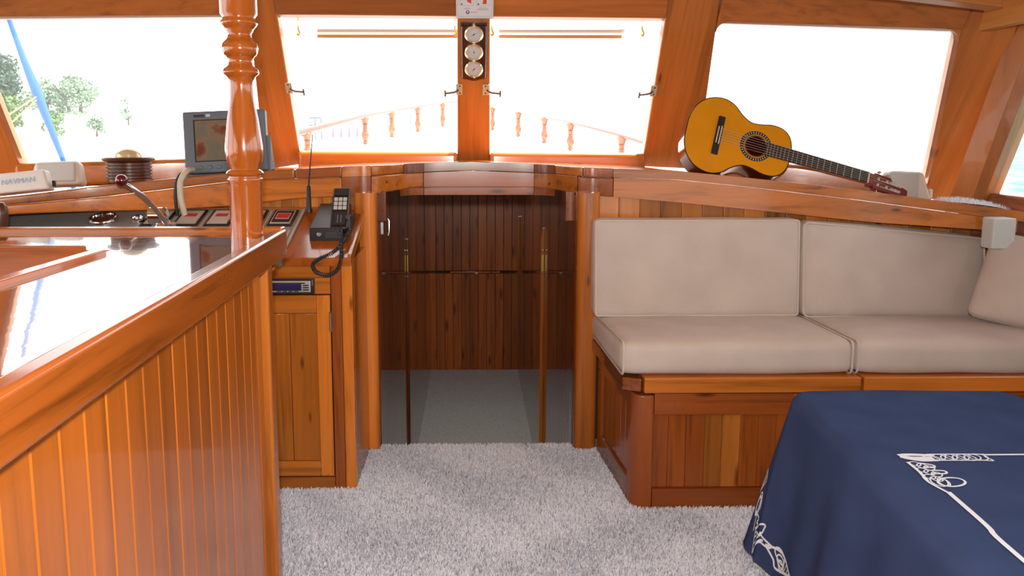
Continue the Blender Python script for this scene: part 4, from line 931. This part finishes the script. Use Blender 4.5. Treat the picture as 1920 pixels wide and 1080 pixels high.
cushion('seat_cushion', 'taupe seat cushion at the left end of the settee beside the passage', c8(.492, 1.268, .476, 1.30, 2.385, 2.94, .474, .588, .468, .562), .030, (.004, .006, .010), 'taupe seat cushions', pipe=((0, -1), (0, 1)), seed=1)
cushion('seat_cushion', 'taupe seat cushion further right, behind the blue table', c8(1.272, 2.06, 1.304, 2.06, 2.385, 2.94, .474, .588, .468, .562), .030, (.004, .006, .010), 'taupe seat cushions', pipe=((0, -1),), seed=4)
def b8(x0, x1, y0, y1, z0, z1a, z1b, lean=.03, x1t=None):
    x1t = x1 if x1t is None else x1t
    return [(x0, y0, z0), (x1, y0, z0), (x1, y1, z0), (x0, y1, z0), (x0, y0 + lean, z1a), (x1t, y0 + lean, z1b), (x1t, y1 + lean * .2, z1b), (x0, y1 + lean * .2, z1a)]
cushion('back_cushion', 'squared taupe back cushion standing behind the left half of the settee', b8(.470, 1.268, 2.815, 2.945, .572, .944, .944, .03), .014, (.003, .010, .004), 'taupe back cushions', pipe=((1, -1),), seed=7)
cushion('back_cushion', 'taupe back cushion with rounded right end below the white box', b8(1.274, 2.0, 2.80, 2.945, .568, .938, .872, .04, 1.99), .030, (.003, .016, .010), 'taupe back cushions', pipe=((1, -1),), seed=9)
# loose pillow in the corner
pc = Vector((2.01, 2.60, .735)); pz = Vector((.35, .16, .92)).normalized(); pn = Vector((-.72, -.62, .28)); pn = (pn - pz * pn.dot(pz)).normalized(); pxv = pn.cross(pz).normalized()
if pxv.y > 0: pxv = -pxv
hx, hz_, hy = .17, .165, .035
cs8 = [pc + pxv * a * hx - pn * b_ * hy + pz * c * hz_ for c in (-1, 1) for a, b_ in ((-1, -1), (1, -1), (1, 1), (-1, 1))]
cushion('pillow', 'loose taupe pillow leaning in the right corner of the settee', cs8, .03, (.0, .045, .0), None, pipe=(), cat='pillow', seed=12)

# ------------------------------------------------------------------ table under its blue cloth
TZ = .56; TU, TV = .64, 1.15; OV = .47
def tabw(u, v): return Vector((.872 + u - .085 * v, 2.005 - v, 0))
def cloth(u, v, lift=0):
    r = .07
    cu = max(r, min(TU - r, u)); cv = max(r, min(TV - r, v)); dx, dy = u - cu, v - cv; L = math.hypot(dx, dy)
    d = L - r
    if d > OV: cu, cv = cu, cv; k_ = (OV + r) / L; dx, dy = dx * k_, dy * k_; L = OV + r; d = OV
    soft = .03
    s_ = math.sin(u * 7 + 2 * math.sin(v * 5)) * .0012 + math.sin(v * 17 + u * 6) * .0008 + .004 * math.exp(-((u - .25 - v * 1.2) / .10) ** 2) * math.exp(-((v - .12) / .12) ** 2)
    if d <= -soft: p = tabw(u, v); p.z = TZ + s_ + lift; return p
    nx, ny = (dx / L, dy / L) if L > 1e-6 else (0, 0)
    # roll over the edge on a small arc, then hang with a slight flare
    a = d + soft
    R_ = soft * 2 / PI * 1.6
    arc = R_ * PI / 2
    if a < arc: ox = R_ * math.sin(a / R_); oz = R_ * (1 - math.cos(a / R_))
    else:
        hng = a - arc
        cor = abs(nx * ny) * 2
        per = (u if abs(ny) > abs(nx) else v)
        rip = (.012 * math.sin(per * 15 + 1.0) + .007 * math.sin(per * 31)) * min(1, hng / .25)
        ox = R_ + hng * (.13 + .14 * cor) + rip * (1 - cor); oz = R_ + hng * .985
    bu, bv = cu + nx * (r - soft), cv + ny * (r - soft)
    p = tabw(bu + nx * (ox), bv + ny * (ox)); p.z = TZ - oz + s_ * max(0, 1 - a * 20)
    if lift:
        k = min(1, a / arc); p += Vector((nx * lift * k, -ny * lift * k, lift * (1 - k)))
    return p
tb = thing('saloon_table', 'low saloon table hidden under the navy cloth', 'table', (1.15, 1.45, 0))
def tbox(name, u0, u1, v0, v1, z0, z1, mat='brown_y', bev=.004):
    q = [tabw(u0, v1), tabw(u1, v1), tabw(u1, v0), tabw(u0, v0)]
    MB().hexa([(p.x, p.y, z0) for p in q] + [(p.x, p.y, z1) for p in q]).build(name, mat, tb, bev)
tbox('tabletop', .02, TU - .02, .02, TV - .02, .515, .550)
for u in (.06, TU - .11):
    for v in (.06, TV - .11): tbox('leg', u, u + .05, v, v + .05, 0, .515, 'brown_z')
NU, NV = 110, 150
tcg = MB(); tcg.grid(lambda i, j: cloth(-OV + (TU + 2 * OV) * i, -OV + (TV + 2 * OV) * j), NU, NV)
tco = tcg.build('tablecloth', 'cloth', None, fix=False); tag(tco, 'navy blue tablecloth with white rope and shell print draped over table', 'tablecloth')
def motif(name, lines, w_=.0035):
    mb = MB()
    for ln, ww in lines:
        pts = catmull([(a, b_, 0) for a, b_ in ln], 5) if len(ln) > 2 else [Vector((ln[0][0], ln[0][1], 0)).lerp(Vector((ln[1][0], ln[1][1], 0)), k / 24) for k in range(25)]
        L_, R_ = [], []
        for i, p in enumerate(pts):
            t_ = (pts[min(i + 1, len(pts) - 1)] - pts[max(i - 1, 0)]); t_ = t_.normalized() if t_.length > 1e-9 else Vector((1, 0, 0)); s_ = Vector((-t_.y, t_.x, 0)) * ww / 2
            L_.append(cloth(p.x + s_.x, p.y + s_.y, .0016)); R_.append(cloth(p.x - s_.x, p.y - s_.y, .0016))
        n_ = len(pts); mb.add(L_ + R_, [(i, i + 1, n_ + i + 1, n_ + i) for i in range(n_ - 1)])
    return mb.build(name, 'print', tco, fix=False)
def fan(cx_, cy_, a0, a1, r, n_=6, ww=.0035):
    out = []
    for k in range(n_):
        a = math.radians(a0 + (a1 - a0) * k / (n_ - 1)); out.append(([(cx_, cy_), (cx_ + r * math.cos(a), cy_ + r * math.sin(a))], ww))
    out.append(([(cx_ + r * math.cos(math.radians(a0 + (a1 - a0) * k / 8)), cy_ + r * math.sin(math.radians(a0 + (a1 - a0) * k / 8))) for k in range(9)], ww)); return out
def loop(cx_, cy_, rx, ry, ang=0, ww=.003):
    ca, sa = math.cos(ang), math.sin(ang)
    return [([(cx_ + rx * math.cos(t_) * ca - ry * math.sin(t_) * sa, cy_ + rx * math.cos(t_) * sa + ry * math.sin(t_) * ca) for t_ in [k * 2 * PI / 12 for k in range(13)]], ww)]
U0, V0 = .106, .452         # corner of the printed frame
motif('printed_rope', [([(U0 + .19, V0 - .004), (U0 + .5, V0 - .012)], .007), ([(U0 + .012, V0 + .17), (U0 + .010, V0 + .30), (U0 + .004, V0 + .36), (U0 + .012, V0 + .62)], .010)])
motif('printed_shell', [([(U0 - .006, V0 + .002), (U0 + .02, V0 - .002), (U0 + .07, V0 + .002)], .012), ([(U0 - .004, V0 + .006), (U0 + .02, V0 + .016), (U0 + .065, V0 + .016)], .016), ([(U0, V0 + .014), (U0 + .03, V0 + .028), (U0 + .07, V0 + .026)], .008)] + loop(U0 + .06, V0 + .016, .018, .012)
      + sum([loop(U0 + .082 + k * .013, V0 + .008 + (k % 2) * .006, .012, .013, .4) for k in range(7)], []) + loop(U0 + .168, V0 + .008, .020, .016)
      + [([(U0 + .06, V0 - .004), (U0 + .13, V0 - .006), (U0 + .19, V0 - .006)], .005), ([(U0 + .07, V0 + .026), (U0 + .18, V0 + .024)], .005), ([(U0 + .190, V0 - .008), (U0 + .184, V0 + .008), (U0 + .190, V0 + .026), (U0 + .165, V0 + .024)], .004)])
motif('printed_shell', sum([loop(U0 + .010 + (k % 3) * .010, V0 + .044 + k * .010, .011, .010, .5 + k) for k in range(8)], []) + [([(U0 - .002, V0 + .035), (U0 + .0, V0 + .08), (U0 - .004, V0 + .12)], .007), ([(U0 + .02, V0 + .04), (U0 + .045, V0 + .05), (U0 + .04, V0 + .062), (U0 + .02, V0 + .06)], .005), ([(U0 + .03, V0 + .075), (U0 + .055, V0 + .078), (U0 + .05, V0 + .09), (U0 + .02, V0 + .09)], .005)]
      + loop(U0 + .018, V0 + .125, .016, .022, .2) + loop(U0 + .042, V0 + .128, .030, .018, -.3, .005) + loop(U0 + .026, V0 + .128, .010, .018, .1) + [([(U0 - .004, V0 + .105), (U0 - .004, V0 + .13), (U0 + .010, V0 + .172)], .006)])
motif('printed_shell', fan(-.245, -.125, -5, 75, .075, 6, .006))
motif('printed_shell', loop(-.292, -.088, .036, .026, .3, .006) + loop(-.294, -.092, .026, .018, .3, .010) + [([(-.27, -.07), (-.29, -.055), (-.315, -.06)], .006)])
motif('printed_shell', [([(-.325, -.08), (-.345, -.045), (-.352, -.065), (-.365, -.04), (-.372, -.07)], .006), ([(-.328, -.085), (-.378, -.085)], .005)])
star = [(-.374, -.060), (-.366, .0), (-.355, .080), (-.382, .070), (-.385, .050), (-.392, .075), (-.396, .118), (-.408, .105), (-.410, .06), (-.450, -.045), (-.410, -.055), (-.374, -.060)]
motif('printed_starfish', [(list(zip([a[0] for a in (p_, q_)], [a[1] for a in (p_, q_)])), .006) for p_, q_ in zip(star, star[1:])]
      + [([(-.385, -.05), (-.392, .06)], .007), ([(-.44, -.04), (-.40, .08)], .007), ([(-.42, -.045), (-.395, .05)], .006), ([(-.40, -.05), (-.39, .02)], .006)])
motif('printed_shell', [([(-.405, .092), (-.388, .16), (-.404, .245)], .007), ([(-.405, .092), (-.425, .13), (-.442, .15), (-.404, .245)], .007)] + loop(-.400, .158, .016, .028, .2, .005) + loop(-.412, .165, .014, .022, .2, .005) + loop(-.422, .17, .012, .018, .2, .005) + [([(-.39, .19), (-.44, .17)], .004), ([(-.395, .205), (-.43, .19)], .004), ([(-.398, .22), (-.42, .21)], .004)])

# ------------------------------------------------------------------ outside: foredeck, bow rail, sea, shore
fd = struct('foredeck')
MB().add([(-2.0, 3.3, 1.06), (0, 3.76, 1.10), (2.1, 3.25, .98), (-1.3, 5.6, 1.09), (0, 5.6, 1.12), (1.3, 5.6, 1.05), (-.75, 8.9, 1.22), (0, 8.9, 1.24), (.8, 8.9, 1.22), (0.02, 12.0, 1.42)], [(0, 1, 4, 3), (1, 2, 5, 4), (3, 4, 7, 6), (4, 5, 8, 7), (6, 7, 9), (7, 8, 9)]).build('deck_board', 'deck', fd)
RAILL = [(-1.45, 5.0, 1.235), (-1.285, 5.6, 1.298), (-1.012, 7, 1.466), (-.857, 8, 1.553), (-.647, 9, 1.641), (-.403, 10.2, 1.749), (-.21, 11, 1.804), (.02, 11.8, 1.85)]
RAILR = [(1.32, 5.0, 1.20), (1.235, 5.4, 1.228), (1.156, 5.8, 1.279), (.915, 7, 1.408), (.768, 8, 1.486), (.551, 9, 1.579), (.254, 11, 1.728), (.03, 11.8, 1.79)]
def rail_at(R, y): return Vector((float(np.interp(y, [p[1] for p in R], [p[0] for p in R])), y, float(np.interp(y, [p[1] for p in R], [p[2] for p in R]))))
BAL = [(.007, 0), (.018, .01), (.020, .03), (.013, .05), (.022, .08), (.028, .12), (.024, .16), (.016, .20), (.022, .215), (.016, .23), (.016, .26), (.026, .275), (.018, .29), (.024, .33), (.034, .37), (.030, .38)]
for nm, R, ys, lab, rr_ in (('bow_rail', RAILL, (5.75, 7.07, 8.02, 9.0, 10.22), 'thick wooden bow rail with turned balusters seen through the left middle window', .022), ('bow_rail', RAILR, (5.8, 7.0, 8.0, 9.0, 10.75), 'thin wooden bow rail with turned balusters seen through the right middle window', .012)):
    rl = thing(nm, lab, 'railing', rail_at(R, 7) - Vector((0, 0, .4)))
    MB().tube(R, rr_ * 1.25, 10).build('handrail', 'handrail', rl)
    for y in ys:
        p = rail_at(R, y); s_ = min(1.0, .55 + .05 * (y - 5))
        MB().lathe([(r_ * 1.4, z_ * s_) for r_, z_ in BAL], Matrix.Translation(p - Vector((0, 0, .38 * s_ + rr_ * .6))), 14).build('baluster', 'rail', rl)
    vs = []; 
    for y in np.linspace(5.0, 11.8, 16):
        p = rail_at(R, y); s_ = min(1.0, .55 + .05 * (y - 5)); zt = p.z - .38 * s_ - rr_ * .5
        vs += [(p.x - .04, y, zt - .4), (p.x - .04, y, zt), (p.x + .04, y, zt), (p.x + .04, y, zt - .4)]
    mb = MB(); mb.add(vs, [(i * 4 + k, i * 4 + (k + 1) % 4, (i + 1) * 4 + (k + 1) % 4, (i + 1) * 4 + k) for i in range(15) for k in range(4)]); mb.build('bulwark', 'deck', rl)
sea = MB().grid(lambda u, v: (-600 + 1200 * u, -300 + 1500 * v, -2.3), 4, 4).build('sea', 'sea'); tag(sea, 'rippled turquoise sea seen through the right side window', 'sea', kind='stuff')
shr = struct('shore')
def shore_z(x, y):
    flat = -2.4 + min(3.7, max(0, (y - 56) * .085))
    hill = np.interp(y, [52, 57, 68, 76, 110], [-2.4, 1.4, 6.2, 6.2, -2.4])
    k = max(0, min(1, (-x - 25) / 3)); return flat * (1 - k) + max(flat, float(hill)) * k
MB().grid(lambda u, v: (-90 + 92 * u, 52 + 140 * v, shore_z(-90 + 92 * u, 52 + 140 * v)), 46, 60).build('shore_ground', 'sand', shr)
def tree(name, label, x, y, h, w_, mat, n, seed, trunk=True):
    rng = random.Random(seed); z0 = shore_z(x, y); tr_ = thing(name, label, 'tree', (x, y, z0))
    blobs = [(rng.uniform(-.33, .33) * w_, rng.uniform(-.3, .3) * w_, z0 + h * rng.uniform(.16, .80), w_ * rng.uniform(.18, .30)) for _ in range(9)] + [(0, 0, z0 + h * .8, w_ * .24)]
    mb = MB()
    for k in range(n):
        bx, by, bz, br_ = rng.choice(blobs); d = Vector((rng.gauss(0, 1), rng.gauss(0, 1), rng.gauss(0, 1))).normalized() * br_ * rng.uniform(.6, 1.05)
        p = Vector((x + bx, y + by, bz)) + d; s_ = rng.uniform(.07, .16) * (1 + w_ * .05)
        a = Vector((rng.gauss(0, 1), rng.gauss(0, 1), rng.gauss(0, 1))).normalized(); b_ = a.orthogonal().normalized()
        mb.add([p - a * s_, p + b_ * s_ * .6, p + a * s_, p - b_ * s_ * .6], [(0, 1, 2, 3)])
    f_ = mb.build('foliage', mat, tr_, fix=False); f_['kind'] = 'stuff'
    MB().tube([(x, y, z0 - .1), (x + .05, y, z0 + h * .35), (x, y, z0 + h * .7)], [.16 * w_ / 4 + .03, .1 * w_ / 4 + .02, .03], 8).build('trunk', 'bark', tr_)
    return tr_
tree('broadleaf_tree', 'big dark green tree on the shore at the left edge of the window', -37.5, 61.5, 4.6, 4.6, 'darkleaf', 4200, 1)
tree('bush', 'yellow green bush just under the big dark tree', -36.3, 60, 2.0, 2.6, 'leaf', 1100, 7)
tree('broadleaf_tree', 'pale bushy tree on the shore right behind the blue furled sail', -34.0, 61, 2.9, 3.2, 'paleleaf', 1700, 2)
tree('broadleaf_tree', 'faint pale tree farther right of the blue furled sail', -31.6, 61.5, 2.9, 3.0, 'paleleaf', 1300, 3)
tree('bush', 'low green bush by the waterline under the dark tree', -34.6, 57.3, 1.9, 1.3, 'leaf', 500, 4)
tree('bush', 'low yellow green bush by the waterline right of the blue furled sail', -31.5, 57.4, 1.9, 1.5, 'leaf', 500, 5)
tree('bush', 'small faint bush farthest right by the waterline', -28.4, 57.4, 1.6, 1.3, 'paleleaf', 300, 6)
tree('slender_tree', 'faint slender tree farthest right on the shore', -27.6, 61, 2.4, .9, 'paleleaf', 220, 8)
sp = thing('furled_sail', 'blue furled sail on a slanting stay outside the left window', 'sail', (-3.2, 6, 1.1))
MB().tube([(-3.70, 6, 2.52), (-3.577, 6, 2.141), (-3.50, 6, 1.88), (-3.418, 6, 1.632), (-3.323, 6, 1.33), (-3.25, 6, 1.1), (-3.1, 6, .6)], [.013, .018, .024, .038, .026, .02, .015], 10).build('sail_roll', 'bluecover', sp)
for z0, z1 in ((1.585, 1.42), (1.56, 1.34)): MB().tube([(-3.40, 5.97, z0), (-3.62, 5.9, z1)], .006, 6).build('rope', 'yellowrope', sp)
for i, (x, wh_) in enumerate(((-27.6, 'leftmost of'), (-26.0, 'second from left of'), (-24.4, 'third from left of'), (-22.8, 'rightmost of'))):
    z0 = shore_z(x, 150)
    u_ = thing('folded_parasol', 'tiny mauve folded parasol, ' + wh_ + ' the four beyond the bow rail', 'parasol', (x, 150, z0), 'folded parasols on the far shore')
    MB().lathe([(.05, 0), (.05, .5)], Matrix.Translation((x, 150, z0)), 8).build('pole', 'bark', u_)
    MB().lathe([(.12, .5), (.26, .6), (.2, 1.3), (.08, 2.2), (.02, 2.6)], Matrix.Translation((x, 150, z0)), 10).build('canopy', 'mauve', u_)
jt = thing('pergola_frame', 'tiny grey pergola frame on the far shore, left of the parasols', 'pergola', (-31, 150, shore_z(-31, 150)))
for z in (3.9, 5.4): box('beam', 'grey', jt, -32.3, -29.9, 149.9, 150.1, z, z + .32, 0)
for x in (-31.1, -29.9): box('post', 'grey', jt, x - .13, x + .13, 149.9, 150.1, shore_z(-31, 150), 5.4, 0)
ms = thing('far_mast', 'tiny blue mast on the far shore between two balusters', 'mast', (-12.2, 150, 3))
MB().tube([(-12.2, 150, shore_z(-12.2, 150)), (-12.2, 150, 6.3)], .09, 6).build('pole', 'bluecover', ms)
MB().tube([(-12.5, 150, 4.6), (-11.8, 150, 4.6)], .06, 6).build('spreader', 'bluecover', ms)
